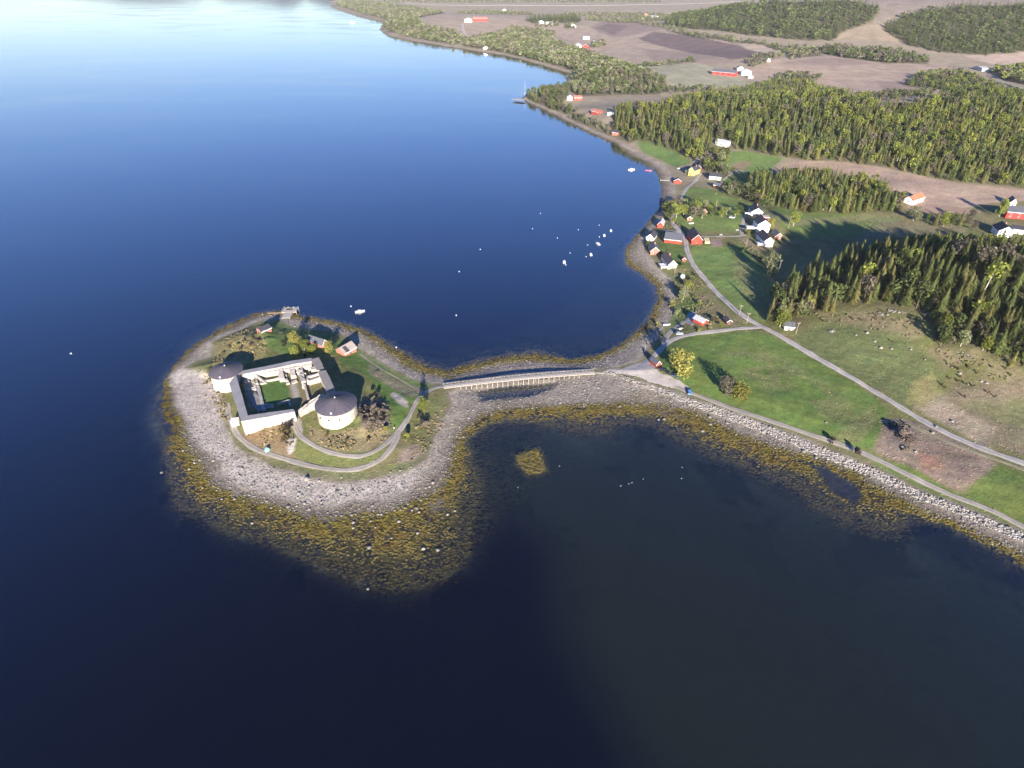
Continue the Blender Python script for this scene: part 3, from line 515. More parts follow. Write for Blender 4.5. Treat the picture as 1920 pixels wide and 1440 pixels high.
# ------------------------------------------------------------------ houses
def house(name, label, cat, A, B, dm, h, r, wall, roof, ridge='y', group=None, win=3, door=True, chim=False, z=None, over=.45, sub=None, trim=TRIM, left=False, sink=1.5):
    """A, B photo pixels of the foot of the wall that faces the viewer (left, right); dm depth away"""
    a = gp(*A) if z is None else pp(*A, z)+(z,); b = gp(*B) if z is None else pp(*B, z)+(z,)
    L = math.hypot(b[0]-a[0], b[1]-a[1]); rz = math.atan2(b[1]-a[1], b[0]-a[0])
    ux, uy = math.cos(rz), math.sin(rz); cx = (a[0]+b[0])/2-uy*dm/2; cy = (a[1]+b[1])/2+ux*dm/2
    zb_ = float(np.mean([zat(cx+i*ux*L/2-j*uy*dm/2, cy+i*uy*L/2+j*ux*dm/2) for i in (-1, 1) for j in (-1, 1)]+[a[2], b[2]]))
    t = thing(name, label, cat, (cx, cy, zb_), rz, group)
    x, y = L/2, dm/2; m = MB()
    if ridge == 'x':
        V = [(-x,-y,-sink),(x,-y,-sink),(x,y,-sink),(-x,y,-sink),(-x,-y,h),(x,-y,h),(x,y,h),(-x,y,h),(-x,0,h+r),(x,0,h+r)]
        F_ = [(0,1,5,4),(2,3,7,6),(1,2,6,9,5),(3,0,4,8,7),(3,2,1,0)]; s_ = r/y
        rf = [[(-x-over,sg*(y+over),h-over*s_+.06),(x+over,sg*(y+over),h-over*s_+.06),(x+over,0,h+r+.06),(-x-over,0,h+r+.06)] for sg in (-1, 1)]
    else:
        V = [(-x,-y,-sink),(x,-y,-sink),(x,y,-sink),(-x,y,-sink),(-x,-y,h),(x,-y,h),(x,y,h),(-x,y,h),(0,-y,h+r),(0,y,h+r)]
        F_ = [(0,1,5,8,4),(2,3,7,9,6),(1,2,6,5),(3,0,4,7),(3,2,1,0)]; s_ = r/x
        rf = [[(sg*(x+over),-y-over,h-over*s_+.06),(sg*(x+over),y+over,h-over*s_+.06),(0,y+over,h+r+.06),(0,-y-over,h+r+.06)] for sg in (-1, 1)]
    m.add(V, F_).build('wall', wall, t)
    ro = MB()
    for q in rf:
        up = [(p[0], p[1], p[2]+.2) for p in q]; ro.add(q+up, [(0,1,2,3),(7,6,5,4),(0,4,5,1),(1,5,6,2),(2,6,7,3),(3,7,4,0)])
    R_o = ro.build('roof', roof, t)
    if chim: MB().box(-.4+x*.15, .4+x*.15, -.4+y*.2, .4+y*.2, h+r*.4, h+r+1.3).build('chimney', BRICK, R_o)
    eb = MB()
    if ridge == 'y':
        for sg in (-1, 1):
            q = [(sg*(x+over), -y-over-.03, h-over*s_), (0, -y-over-.03, h+r), (0, -y-over-.03, h+r+.3), (sg*(x+over), -y-over-.03, h-over*s_+.3)]
            eb.add(q+[(p[0], p[1]-.08, p[2]) for p in q], [(0,1,2,3),(7,6,5,4),(0,4,5,1),(1,5,6,2),(2,6,7,3),(3,7,4,0)])
    else: eb.box(-x-over, x+over, -y-over-.12, -y-over-.02, h-over*s_-.05, h-over*s_+.3)
    eb.build('eaves_board', trim, R_o)
    if win:
        rows = 2 if h > 4.4 else 1
        for k in range(rows):
            for i in range(win):
                wx_ = (-x+L*(i+.5)/win)+(0 if not door or k or i != win//2 else 1.2)
                zz_ = 1.0+k*2.6
                if abs(wx_) < x-.7:
                    f = MB().box(wx_-.6, wx_+.6, -y-.09, -y-.003, zz_, zz_+1.3).build('window', trim, t)
                    MB().box(wx_-.48, wx_+.48, -y-.13, -y-.092, zz_+.12, zz_+1.18).build('pane', GLASS, f)
        for sg in (-1, 1):
            f = MB().box(min(sg*(x+.003), sg*(x+.09)), max(sg*(x+.003), sg*(x+.09)), -.6, .6, 1.0, 2.3).build('window', trim, t)
            MB().box(min(sg*(x+.092), sg*(x+.13)), max(sg*(x+.092), sg*(x+.13)), -.48, .48, 1.12, 2.18).build('pane', GLASS, f)
    if door:
        d = MB().box(-.5, .5, -y-.08, -y-.004, -.1, 2.0).build('door', DKWOOD if wall is not DKWOOD else WOOD, t); MB().box(.32, .42, -y-.15, -y-.083, .95, 1.05).build('handle', TRIM, d)
    if sub: sub(t, x, y, h, r)
    return t
def deck(side, w_, d_, hh):
    def f(t, x, y, h, r):
        x0, x1 = (-x-w_, -x-.01) if side < 0 else (x+.01, x+w_)
        MB().box(x0, x1, -y, -y+d_, hh-.25, hh).build('deck', WHITE, t)
        m = MB().box(x0, x0+.08 if side < 0 else x1, -y, -y+.08, hh+.002, hh+1)
        m.box(x0, x1, -y-.1, -y-.02, hh+.1, hh+1).box(*( (x0-.1, x0-.02) if side < 0 else (x1+.02, x1+.1)), -y, -y+d_, hh+.1, hh+1).build('railing', WHITE, t)
        for xx in (x0+.1, x1-.25): MB().box(xx, xx+.12, -y+.05, -y+.17, -1.5, hh-.252).build('deck_post', WHITE, t)
    return f
H = house
# village north
H('boathouse','small red boathouse with grey gable at the beach below the yellow house','boathouse',(1263,344),(1277,344),6,2.4,2.2,RED,GREYR,win=0)
H('house','yellow two-storey house with dark roof above the bay','house',(1290,329),(1300,330),12,5.2,2.8,YEL,DARKR,chim=True,win=2)
H('garage','low yellow lean-to shed left of the yellow house','shed',(1285,326),(1289.5,327),6,2.6,1.0,YEL,DARKR,win=0,door=False)
H('shed','red outbuilding behind the right end of the yellow house','shed',(1304,320),(1314,320),9,3.0,2.4,RED,DARKR,win=1)
H('house','long white house with dark roof right of the yellow house','house',(1329,337),(1351,338),9,3.2,2.6,WHITE,DARKR,'x',win=5,chim=True)
H('shed','small orange shed at the meadow corner below the white long house','shed',(1337,352),(1350,353),5,2.5,1.4,ORG,GREYR,'x',win=1)
H('house','white house half hidden in the wood above the green meadow','house',(1341,271),(1361,277),8,3.4,2.4,WHITE,PALER,'x',win=3)
H('cabin','small dark red cabin deep in the mixed wood','cabin',(1301,236),(1311,237),8,3,2.4,REDF,GREYR,win=0)
# village centre
H('boathouse','red gabled boathouse with pale metal roof at the top of the lane','boathouse',(1232,427),(1243,427),10,2.6,2.6,RED,PALER,win=0)
H('boathouse','white gabled boathouse with dark roof at the beach beside the long shed','boathouse',(1211,451),(1225,452),11,2.6,2.8,WHITE,DARKR,win=1)
H('long_shed','long grey-roofed shed with a low red wall beside the road','shed',(1245,455),(1277,458),14,3.0,3.2,RED,GREYR,'x',win=0,door=False)
H('barn','bright red barn with broad dark blue roof at the road bend','barn',(1296,458),(1316,458),17,3.6,4.0,RED,DARKR,win=0)
H('house','pink-fronted grey-roofed house on the beach edge','house',(1219,478),(1236,477),12,2.8,3.0,REDF,GREYR,win=2,chim=True)
H('house','long dark-brown-roofed house with white gable above the beach','house',(1252,505),(1268,502),17,3.0,3.2,WHITE,col('brown_roof',(.11,.085,.085),2,.15),win=2,chim=True,sub=deck(-1,5,8,.8))
H('shed','tiny red shed between the lawn and the road','shed',(1279,491),(1285,491),3,2.0,1.0,RED,REDF,win=0)
H('house','white house with dark roof, uppermost of the three white houses','house',(1408,404),(1429,404),14,3.4,3.0,WHITE,DARKR,win=3,chim=True,sub=deck(-1,5,4,1.2))
H('garage','low red garage with flat brown roof between the upper white houses','garage',(1424,413),(1441,413),7,2.3,.5,RED,TANR,'x',win=0,door=False)
H('house','largest white two-storey house, middle of the three on the slope','house',(1418,436),(1441,436),13,6.2,3.4,WHITE,DARKR,win=4,chim=True,sub=deck(-1,8,7,2.6))
H('house','white house with dark roof, lowest of the three on the slope','house',(1430,463),(1449,463),17,4.4,3.0,WHITE,DARKR,win=3,sub=deck(-1,4,6,1.4))
H('cabin','small pink-red cabin right of the big white houses','cabin',(1452,449),(1466,449),9,2.4,2.4,REDF,GREYR,win=1)
H('playhouse','little pink playhouse among garden trees','shed',(1288,414),(1297,414),6,2.2,1.6,REDF,DARKR,win=0)
H('cabin','pink-roofed garden cabin in the orchard trees','cabin',(1314,402),(1325,402),8,2.5,2.2,REDF,REDF,win=0)
# south village
H('cabin','white-roofed cabin with red gable beside the gravel yard','cabin',(1316,611),(1326,607),7,2.3,1.6,RED,PALER,win=0,ridge='y')
H('shed','dark shed with reddish foot near the pasture fence','shed',(1362,609),(1371,608),5,2.0,1.2,col('dark_red_boards',(.12,.04,.05)),DARKR,win=0)
H('ticket_hut','small red hut with grey roof and white trim at the car park','hut',(1230,689),(1238,687),6,2.2,1.8,RED,GREYR,win=0)
H('cabin','white cabin with dark roof beside the light green tree at the wood edge','cabin',(1470,619),(1488,619),6,2.2,1.6,WHITE,GREYR,'x',win=0)
# east farm
H('barn','large red barn with grey roof at the right edge of the photo','barn',(1884,409),(1932,413),14,5.5,3.2,BARNR,GREYR,'x',win=3,door=False)
H('shed','white dormer-roofed shed behind the large red barn','shed',(1892,386),(1903,387),10,3.2,3,WHITE,GREYR,win=0)
H('house','tall white farmhouse with black roof below the large red barn','house',(1868,444),(1895,446),13,5,3.6,WHITE,DARKR,win=3,chim=True)
H('garage','white wing with dark roof and pale terrace right of the tall farmhouse','garage',(1897,437),(1918,440),10,3.4,1.8,WHITE,DARKR,'x',win=1)
H('house','white farmhouse with orange tiled roof at the edge of the ploughed field','house',(1710,385),(1731,377),8,3.8,2.8,WHITE,ORR,'x',win=3)
H('house','white gable house hidden by birches left of the orange-roofed house','house',(1682,376),(1690,375),8,3.2,3,WHITE,DARKR,win=1)
# far farms
H('barn','long red barn with grey roof in the pale green field','barn',(1334,139),(1377,144),16,5.5,4.2,BARNR,GREYR,'x',win=4,door=False)
H('house','white farmhouse with tall gable right of the long red barn','house',(1390,141),(1408,141),14,6,3.5,WHITE,WHITE,win=3,chim=True)
H('house','white back house behind the white farmhouse of the long red barn','house',(1382,133),(1393,133),10,5,3,WHITE,GREYR,win=0)
H('shed','small white shed in front of the white farmhouse','shed',(1403,147),(1412,147),6,3,1.5,WHITE,PALER,win=0,door=False)
H('shed','white hut at the top corner of the pink ploughed field','shed',(1436,116),(1444,116),10,4,2,WHITE,PALER,win=0,door=False)
H('barn','red barn at the foot of the far fields near the coast wood','barn',(1092,92),(1104,92),18,6,5,BARNR,GREYR,win=0)
H('house','white house left of the red barn in the far fields','house',(1080,90),(1090,90),14,6,4,WHITE,WHITE,win=0)
H('house','white house in a ring of dark bushes in the far fields','house',(1112,83),(1127,83),14,5,3,WHITE,PALER,'x',win=0)
H('house','pale flat white house above the far red barn','house',(1093,74),(1105,74),14,5,3,WHITE,PALER,'x',win=0)
H('house','lone white house by a dark bush in the far tan fields','house',(1070,52),(1080,52),16,6,4,WHITE,WHITE,win=0)
H('house','white farmhouse before the dark spruce row','house',(1011,45),(1020,45),22,6,4,WHITE,WHITE,win=0)
H('shed','long white outbuilding right of the spruce-row farmhouse','shed',(1023,46),(1036,46),16,5,3,WHITE,PALER,'x',win=0,door=False)
H('barn','distant red barn on the pink field nearest the fjord','barn',(887,40),(914,40),22,8,5,BARNR,REDF,'x',win=0,door=False)
H('house','distant white farmhouse at the head of the curved farm track','house',(871,42),(885,42),22,8,5,WHITE,WHITE,win=0)
H('house','small distant white house at the field hedge','house',(942,22),(949,22),22,7,4,WHITE,WHITE,win=0)
H('house','white farmhouse on the far right ridge field','house',(1217,35),(1230,35),20,6,4,WHITE,PALER,'x',win=0)
H('barn','pale red barn left of the far ridge farmhouse','barn',(1207,33),(1214,33),22,9,6,REDF,REDF,win=0)
H('boathouse','tiny white hut where the farm track meets the far shore','hut',(906,93),(912,93),12,4,2,WHITE,WHITE,win=0,door=False)
H('house','long red house with white wing on the wooded point','house',(1076,188),(1091,188),10,3.4,2.4,RED,REDF,'x',win=3)
H('house','white house attached to the red house on the wooded point','house',(1063,188),(1073,188),9,3.6,2.6,WHITE,WHITE,win=1)
H('cabin','red cabin on the open slope above the shore bushes','cabin',(1108,215),(1122,215),9,3,2.2,RED,REDF,'x',win=2)
H('shed','little white shed right of the red slope cabin','shed',(1138,217),(1145,217),5,2.4,1.2,WHITE,WHITE,win=0,door=False)
H('boathouse','dark boathouse with pink front at the shore below the wood','boathouse',(1147,254),(1158,254),8,2.6,2.0,REDF,DARKR,'x',win=0)
H('shed','pale grey building beside the distant highway','shed',(1840,134),(1853,134),30,5,2,PALER,PALER,'x',win=0,door=False)
# island huts
H('hut','small red hut with dark roof on the island lawn near the pier','hut',(491,625),(510,622),5.5,2.0,1.5,REDF,DARKR,'x',win=2)
H('house','red house with grey roof and white-framed windows behind the castle','house',(606,654),(615,649),11,2.8,2.2,REDF,GREYR,win=2,trim=TRIM)
H('hut','tan-roofed red barn nearest the north beach of the island','barn',(647,668),(669,659),7,2.3,2.6,REDF,TANR,'x',win=0,sub=lambda t,x,y,h,r: MB().add([(-x+1.2,-y-.5+.0,h+.25),(-x+3.4,-y-.5,h+.25),(-x+3.4,-.8,h+r-.35),(-x+1.2,-.8,h+r-.35)]+[(-x+1.2,-y-.5,h+.4),(-x+3.4,-y-.5,h+.4),(-x+3.4,-.8,h+r-.1),(-x+1.2,-.8,h+r-.1)],[(0,1,2,3),(7,6,5,4),(0,4,5,1),(1,5,6,2),(2,6,7,3),(3,7,4,0)]).build('roof_hatch',DARKR,t))
# ------------------------------------------------------------------ castle ruin
def stone_mat(name, c1, c2):
    m, t, p = newmat(name); L = t.links.new; tc = N(t, 'ShaderNodeTexCoord'); v = N(t, 'ShaderNodeTexVoronoi', Scale=1.3); mp = N(t, 'ShaderNodeMapping'); mp.inputs['Scale'].default_value = (1, 1, 1.7)
    L(tc.outputs['Object'], mp.inputs['Vector']); L(mp.outputs[0], v.inputs['Vector']); n = N(t, 'ShaderNodeTexNoise', Scale=.35, Detail=5.0); L(tc.outputs['Object'], n.inputs['Vector'])
    sp = N(t, 'ShaderNodeSeparateColor'); L(v.outputs['Color'], sp.inputs[0]); ad = N(t, 'ShaderNodeMath', operation='MULTIPLY_ADD'); L(n.outputs['Fac'], ad.inputs[0]); ad.inputs[1].default_value = 1.2; L(sp.outputs[0], ad.inputs[2])
    cr = N(t, 'ShaderNodeMapRange'); cr.inputs['From Min'].default_value = .3; cr.inputs['From Max'].default_value = 1.5; L(ad.outputs[0], cr.inputs['Value'])
    mx = N(t, 'ShaderNodeMix', data_type='RGBA'); mx.inputs['A'].default_value = c1+(1,); mx.inputs['B'].default_value = c2+(1,); L(cr.outputs[0], mx.inputs['Factor']); L(mx.outputs['Result'], p.inputs['Base Color'])
    bp = N(t, 'ShaderNodeBump', Strength=.6, Distance=.12); L(v.outputs['Distance'], bp.inputs['Height']); L(bp.outputs[0], p.inputs['Normal']); p.inputs['Roughness'].default_value = .9; return m
STONE = stone_mat('limewashed_stone', (.28,.25,.20), (.50,.455,.39)); RUBBLE = stone_mat('rubble_stone', (.25,.22,.185), (.50,.45,.39))
CAP = noisy('grey_capping', (.30,.285,.28), .25, .14, .85, .25); CAP2 = noisy('brown_capping', (.25,.225,.20), .3, .15, .85)
def roof_mat():
    m, t, p = newmat('conical_roof'); L = t.links.new; tc = N(t, 'ShaderNodeTexCoord'); g = N(t, 'ShaderNodeTexGradient', gradient_type='RADIAL'); L(tc.outputs['Object'], g.inputs['Vector'])
    mu = N(t, 'ShaderNodeMath', operation='MULTIPLY'); mu.inputs[1].default_value = 44; L(g.outputs['Fac'], mu.inputs[0]); fl = N(t, 'ShaderNodeMath', operation='FLOOR'); L(mu.outputs[0], fl.inputs[0])
    wn_ = N(t, 'ShaderNodeTexWhiteNoise', noise_dimensions='1D'); L(fl.outputs[0], wn_.inputs['W']); n = N(t, 'ShaderNodeTexNoise', Scale=.5, Detail=4.0); L(tc.outputs['Object'], n.inputs['Vector'])
    ad = N(t, 'ShaderNodeMath', operation='MULTIPLY_ADD'); L(wn_.outputs['Value'], ad.inputs[0]); ad.inputs[1].default_value = .5; L(n.outputs['Fac'], ad.inputs[2])
    mx = N(t, 'ShaderNodeMix', data_type='RGBA'); mx.inputs['A'].default_value = (.078,.078,.10,1); mx.inputs['B'].default_value = (.14,.112,.135,1); mr_ = N(t, 'ShaderNodeMapRange'); mr_.inputs['From Min'].default_value = .35; mr_.inputs['From Max'].default_value = 1.1
    L(ad.outputs[0], mr_.inputs['Value']); L(mr_.outputs[0], mx.inputs['Factor']); L(mx.outputs['Result'], p.inputs['Base Color']); p.inputs['Roughness'].default_value = .6; return m
CONE = roof_mat()
castle = thing('castle_ruin', 'whitewashed castle ruin with two round conical-roofed towers on the island', 'castle', (0, 0, 0))
def tower(px, py, ze, rad_px, base, rise, lab):
    cx, cy = pp(px, py, ze); zc_ = CAMH-ze; rr = ray(px, py); dpt = zc_/-rr[2]; rad = rad_px*dpt/FPX; n = 48; m = MB(); V = []
    rings = [(base, rad*1.03), (base+2, rad*1.0), (ze-.1, rad*.965)]
    for z_, r_ in rings:
        for k in range(n): t_ = 2*math.pi*k/n; q = r_+random.uniform(-.08, .08); V.append((q*math.cos(t_), q*math.sin(t_), z_))
    F_ = [(j*n+k, j*n+(k+1) % n, (j+1)*n+(k+1) % n, (j+1)*n+k) for j in range(2) for k in range(n)]+[tuple(range(2*n, 3*n))]
    tw = m.add(V, F_).build('round_tower', STONE, castle, loc=(cx, cy, 0)); tw['label'] = lab
    V = [(0, 0, ze+rise)]; F_ = []
    for z_, r_ in ((ze+rise*.48, rad*.53), (ze, rad*1.035), (ze-.35, rad*1.035)):
        for k in range(n): t_ = 2*math.pi*k/n; V.append((r_*math.cos(t_), r_*math.sin(t_), z_))
    for k in range(n):
        k2 = (k+1) % n; F_ += [(0, 1+k, 1+k2), (1+k, 1+n+k, 1+n+k2, 1+k2), (1+n+k, 1+2*n+k, 1+2*n+k2, 1+n+k2)]
    F_.append(tuple(range(1+2*n, 1+3*n)))
    MB().add(V, F_).build('conical_roof', CONE, tw)
    MB().tube((0, 0, ze+rise-.15), (0, 0, ze+rise+.35), .28, .2, 8).build('finial', TRIM, tw)
    sm_ = MB()
    for k in range(44):
        t_ = 2*math.pi*k/44; c_, s_ = math.cos(t_), math.sin(t_); p0 = Vector((.5*c_, .5*s_, ze+rise-.08)); p1 = Vector((rad*1.03*c_, rad*1.03*s_, ze+.03)); sm_.tube(p0, p1, .035, .06, 4)
    sm_.build('roof_seam', DARKR, tw)
    MB().box(-.35, .35, -rad*.93, -rad*.87, ze+.2, ze+rise*.2+.3).build('roof_hatch', TRIM, tw)
    return cx, cy, rad
T1 = tower(629.7, 756, 12, 37.6, 2, 3.4, 'larger round tower nearest the bridge')
T2 = tower(423.7, 694, 10, 29.4, 1.5, 2.8, 'smaller round tower at the seaward corner')
# slit windows of the larger tower
for ph in (-100, -70, -130):
    q = R_(ph); xx, yy = T1[0]+math.cos(q)*(T1[2]*.985), T1[1]+math.sin(q)*(T1[2]*.985); MB().box(-.35, .35, -.12, .25, 0, .8).build('gun_port', DARKR, castle, loc=(xx, yy, 8.5)).rotation_euler = (0, 0, q+math.pi/2)
def wall(name, poly, ztop, zbot, cap=None, ruin=0, lab=None):
    """poly: photo pixels of the wall's top outline"""
    n = len(poly); zt = ztop if hasattr(ztop, '__len__') else [ztop]*n
    P = [pp(p[0], p[1], z_) for p, z_ in zip(poly, zt)]
    # subdivide the edges and roughen the crest
    Q = []; ZT = []
    for i in range(n):
        a_, b_ = np.array(P[i]), np.array(P[(i+1) % n]); k = max(1, int(np.hypot(*(b_-a_))/1.2))
        for j in range(k): Q.append(tuple(a_+(b_-a_)*j/k+RNG.uniform(-.06, .06, 2)*(2 if ruin else 1))); ZT.append(zt[i]+(zt[(i+1) % n]-zt[i])*j/k+(RNG.uniform(-ruin, ruin*.6) if ruin else 0))
    o = MB().prism(Q, zbot, ZT).build(name, STONE if not ruin else RUBBLE, castle)
    if lab: o['label'] = lab
    if cap:
        c = np.mean(Q, 0); MB().prism([tuple(np.array(q)+(np.array(q)-c)/(np.hypot(*(np.array(q)-c))+1e-6)*.18) for q in Q], [z_+.01 for z_ in ZT], [z_+.2 for z_ in ZT]).build('wall_cap', cap, o)
    return o
Zf = lambda zx, zy: (380+zx/6, 640+zy/6)
ZL = lambda L: [Zf(*p) for p in L]
wall('curtain_wall', ZL([(300,470),(372,378),(505,832),(1020,768),(1036,800),(432,902)][:0] or [(300,478),(375,380),(508,835),(432,900)]), 10, 1.5, CAP, lab='long west wall along the shore path')
wall('curtain_wall', ZL([(508,838),(1018,766),(1036,795),(434,904)]), 9.9, 1.5, CAP, lab='front wall with gate gap at its right end')
wall('curtain_wall', ZL([(1298,342),(1388,330),(1490,545),(1402,572)]), 10.2, 2, CAP2, lab='right wall beside the larger tower')
wall('curtain_wall', ZL([(1222,206),(1308,184),(1362,300),(1288,328)]), 9.3, 2, CAP2, lab='back right corner of the wall')
wall('curtain_wall', ZL([(440,335),(820,262),(1000,222),(1225,190),(1222,226),(1010,262),(830,300),(450,372)]), 9.2, 2, CAP, lab='back wall toward the island lawn')
wall('inner_wall', ZL([(436,372),(600,346),(840,306),(1225,238),(1235,262),(850,330),(605,368),(440,392)]), 8.2, 3, None, .35)
wall('curtain_wall', ZL([(1068,772),(1180,690),(1280,622),(1345,588),(1372,602),(1300,655),(1190,726),(1085,800)]), [8.2,9.0,9.6,10,9.6,9.2,8.6,7.8], 2, None, .45, lab='ruined wall between gate and larger tower')
def seg(a_, b_, wd_, zt, zb_=4.2, ruin=.25, name='inner_wall', mat=None):
    z2 = zt if not hasattr(zt, '__len__') else max(zt); zt2 = zt if hasattr(zt, '__len__') else (zt, zt)
    A_ = np.array(pp(*Zf(*a_), z2)); B_ = np.array(pp(*Zf(*b_), z2)); d = (B_-A_)/np.hypot(*(B_-A_)); nn = np.array([-d[1], d[0]])*wd_/2; k = max(2, int(np.hypot(*(B_-A_))/1.1)); top = []; zz_ = []
    for i in range(k+1): top.append(tuple(A_+(B_-A_)*i/k+nn*RNG.uniform(.85, 1.15))); zz_.append(zt2[0]+(zt2[1]-zt2[0])*i/k+RNG.uniform(-ruin, ruin*.5))
    for i in range(k, -1, -1): top.append(tuple(A_+(B_-A_)*i/k-nn*RNG.uniform(.85, 1.15))); zz_.append(zt2[0]+(zt2[1]-zt2[0])*i/k+RNG.uniform(-ruin, ruin*.5))
    return MB().prism(top, zb_, zz_).build(name, mat or RUBBLE, castle)
seg((690,440),(900,400),1.1,6.5); seg((612,475),(690,770),1.5,6.3); seg((640,470),(700,455),1.0,6.4); seg((690,705),(790,712),1,6.2); seg((840,700),(965,655),1,6.3); seg((965,655),(985,712),1,6.3); seg((700,740),(800,728),.9,6.0)
seg((1142,470),(1190,650),1.0,7.0); seg((1096,300),(1135,450),2.2,8.0,ruin=.7); seg((868,310),(885,400),2.6,(8.6,7.2),ruin=.2); seg((1000,292),(1012,365),2.6,(8.4,7.2)); seg((1178,392),(1318,350),1.1,8.9); seg((1190,440),(1325,398),1.2,8.2)
seg((1180,440),(1178,385),1.0,8.4); seg((1215,305),(1280,292),3.0,9.0,ruin=.1); seg((595,372),(700,430),.8,(8.2,6.0),ruin=.05); seg((470,420),(590,400),1.6,6.4); seg((480,540),(600,520),1.6,6.4); seg((470,455),(520,440),2.2,6.6); seg((540,590),(670,770),4.5,6.15,ruin=.12,name='terrace',mat=CAP2)
seg((585,370),(610,470),1.1,6.9); seg((1060,330),(1100,340),1.2,7.6); seg((935,420),(960,470),1.6,6.4,ruin=.5); seg((1000,460),(1060,440),1.6,6.2,ruin=.4); seg((1130,500),(1150,470),1.4,7.4,ruin=.5); seg((1140,295),(1220,285),1.0,7.5); seg((900,350),(935,380),1.0,6.9,ruin=.4)
seg((1090,285),(1150,270),1.2,8.0); seg((1100,360),(1160,350),1.5,7.6,ruin=.6); seg((640,600),(665,595),1.2,6.1); seg((560,440),(590,500),1.2,6.5,ruin=.4)
# ------------------------------------------------------------------ footbridge
def frame_at(a_, b_):
    a_ = np.array(a_); b_ = np.array(b_); L = np.hypot(*(b_-a_)[:2]); return a_, L, math.atan2(b_[1]-a_[1], b_[0]-a_[0])
A_ = pp(832, 724.5, 2.7); B_ = pp(1114, 697.5, 2.7); a_, LB, rzb = frame_at(A_, B_)
br = thing('footbridge', 'long low pale wooden footbridge from the island to the mainland', 'bridge', (A_[0], A_[1], 0), rzb)
zd = lambda s_: 2.55+.9*math.sin(math.pi*min(max(s_/LB, 0), 1))
nseg = 40; dk = MB(); r1 = MB(); r2 = MB()
BRW = col('bleached_planks', (.40,.36,.31), 2, .15); BRR = col('bleached_rail', (.42,.385,.34), 2, .1)
for k in range(nseg):
    s0, s1 = LB*k/nseg, LB*(k+1)/nseg; z0_, z1_ = zd(s0), zd(s1)
    dk.add([(s0,-1.5,z0_-.3),(s1,-1.5,z1_-.3),(s1,1.5,z1_-.3),(s0,1.5,z0_-.3),(s0,-1.5,z0_),(s1,-1.5,z1_),(s1,1.5,z1_),(s0,1.5,z0_)], [(3,2,1,0),(4,5,6,7),(0,1,5,4),(1,2,6,5),(2,3,7,6),(3,0,4,7)])
    for rr_, y_ in ((r1, -1.55), (r2, 1.55)):
        for hh in (.55, 1.08): rr_.tube((s0, y_, z0_+hh), (s1, y_, z1_+hh), .06, .06, 4)
        rr_.tube((s0, y_, z0_-.1), (s0, y_, z0_+1.1), .06, .06, 4)
dk.build('deck', BRW, br); r1.build('railing', BRR, br); r2.build('railing', BRR, br)
for k in range(2, 26):
    s_ = LB*(.04+.92*k/27)
    MB().box(s_-.12, s_+.12, -1.7, 1.7, zd(s_)-.62, zd(s_)-.305).build('crossbeam', BRW, br)
    for y_ in (-1.75, 1.75): MB().tube((s_, y_, -1.6), (s_, y_, zd(s_)-.1), .17, .15, 6).build('pile', BRR, br)
# ------------------------------------------------------------------ piers
def pier(name, lab, A, B, wd_, zt, n, mat=BRW, end=None, cat='pier'):
    P0 = pp(*A, zt); P1 = pp(*B, zt); a_, L_, rz_ = frame_at(P0, P1); t = thing(name, lab, cat, (P0[0], P0[1], 0), rz_)
    MB().box(0, L_, -wd_/2, wd_/2, zt-.3, zt).build('deck', mat, t)
    for k in range(n+1):
        for y_ in (-wd_/2+.05, wd_/2-.05): MB().tube((L_*k/n, y_, -3), (L_*k/n, y_, zt+.7), .18, .16, 6).build('pile', DKWOOD if mat is not BRW else WOOD, t)
    return t, L_
tp, Lp = pier('wooden_pier', 'wooden landing pier with wide pale head at the island north shore', (536,596), (546,577), 4.6, 1.6, 6)
MB().box(Lp-6, Lp+.2, -4.6, 4.4, 1.303, 1.75).build('pier_head', BRW, tp)
for x_, y_ in ((Lp-.3,-4.5),(Lp-.3,-1.5),(Lp-.3,1.5),(Lp-.3,4.3),(Lp-5.8,4.3),(Lp-5.8,-4.5),(Lp-3,4.3)): MB().tube((x_, y_, -3), (x_, y_, 2.7), .2, .17, 6).build('pile', WOOD, tp)
MB().box(Lp-4.2, Lp-2.2, -1.4, 2.2, 1.752, 2.1).build('hatch', DKWOOD, tp)
tj, Lj = pier('timber_groyne', 'low brown timber groyne with upright posts left of the pier', (502,586.5), (535,585.5), 1.0, .9, 10, mat=col('brown_timber', (.33,.21,.15), 3, .2), cat='groyne')
tq, Lq = pier('concrete_quay', 'small concrete quay with dark piles at the tip of the wooded point', (985,187), (963,185), 14, 3.0, 4, mat=CONC, cat='quay')
pier('jetty', 'thin plank jetty reaching over the beach from the red boathouse', (1258,338), (1238,337.5), 1.2, 1.2, 5, cat='jetty')
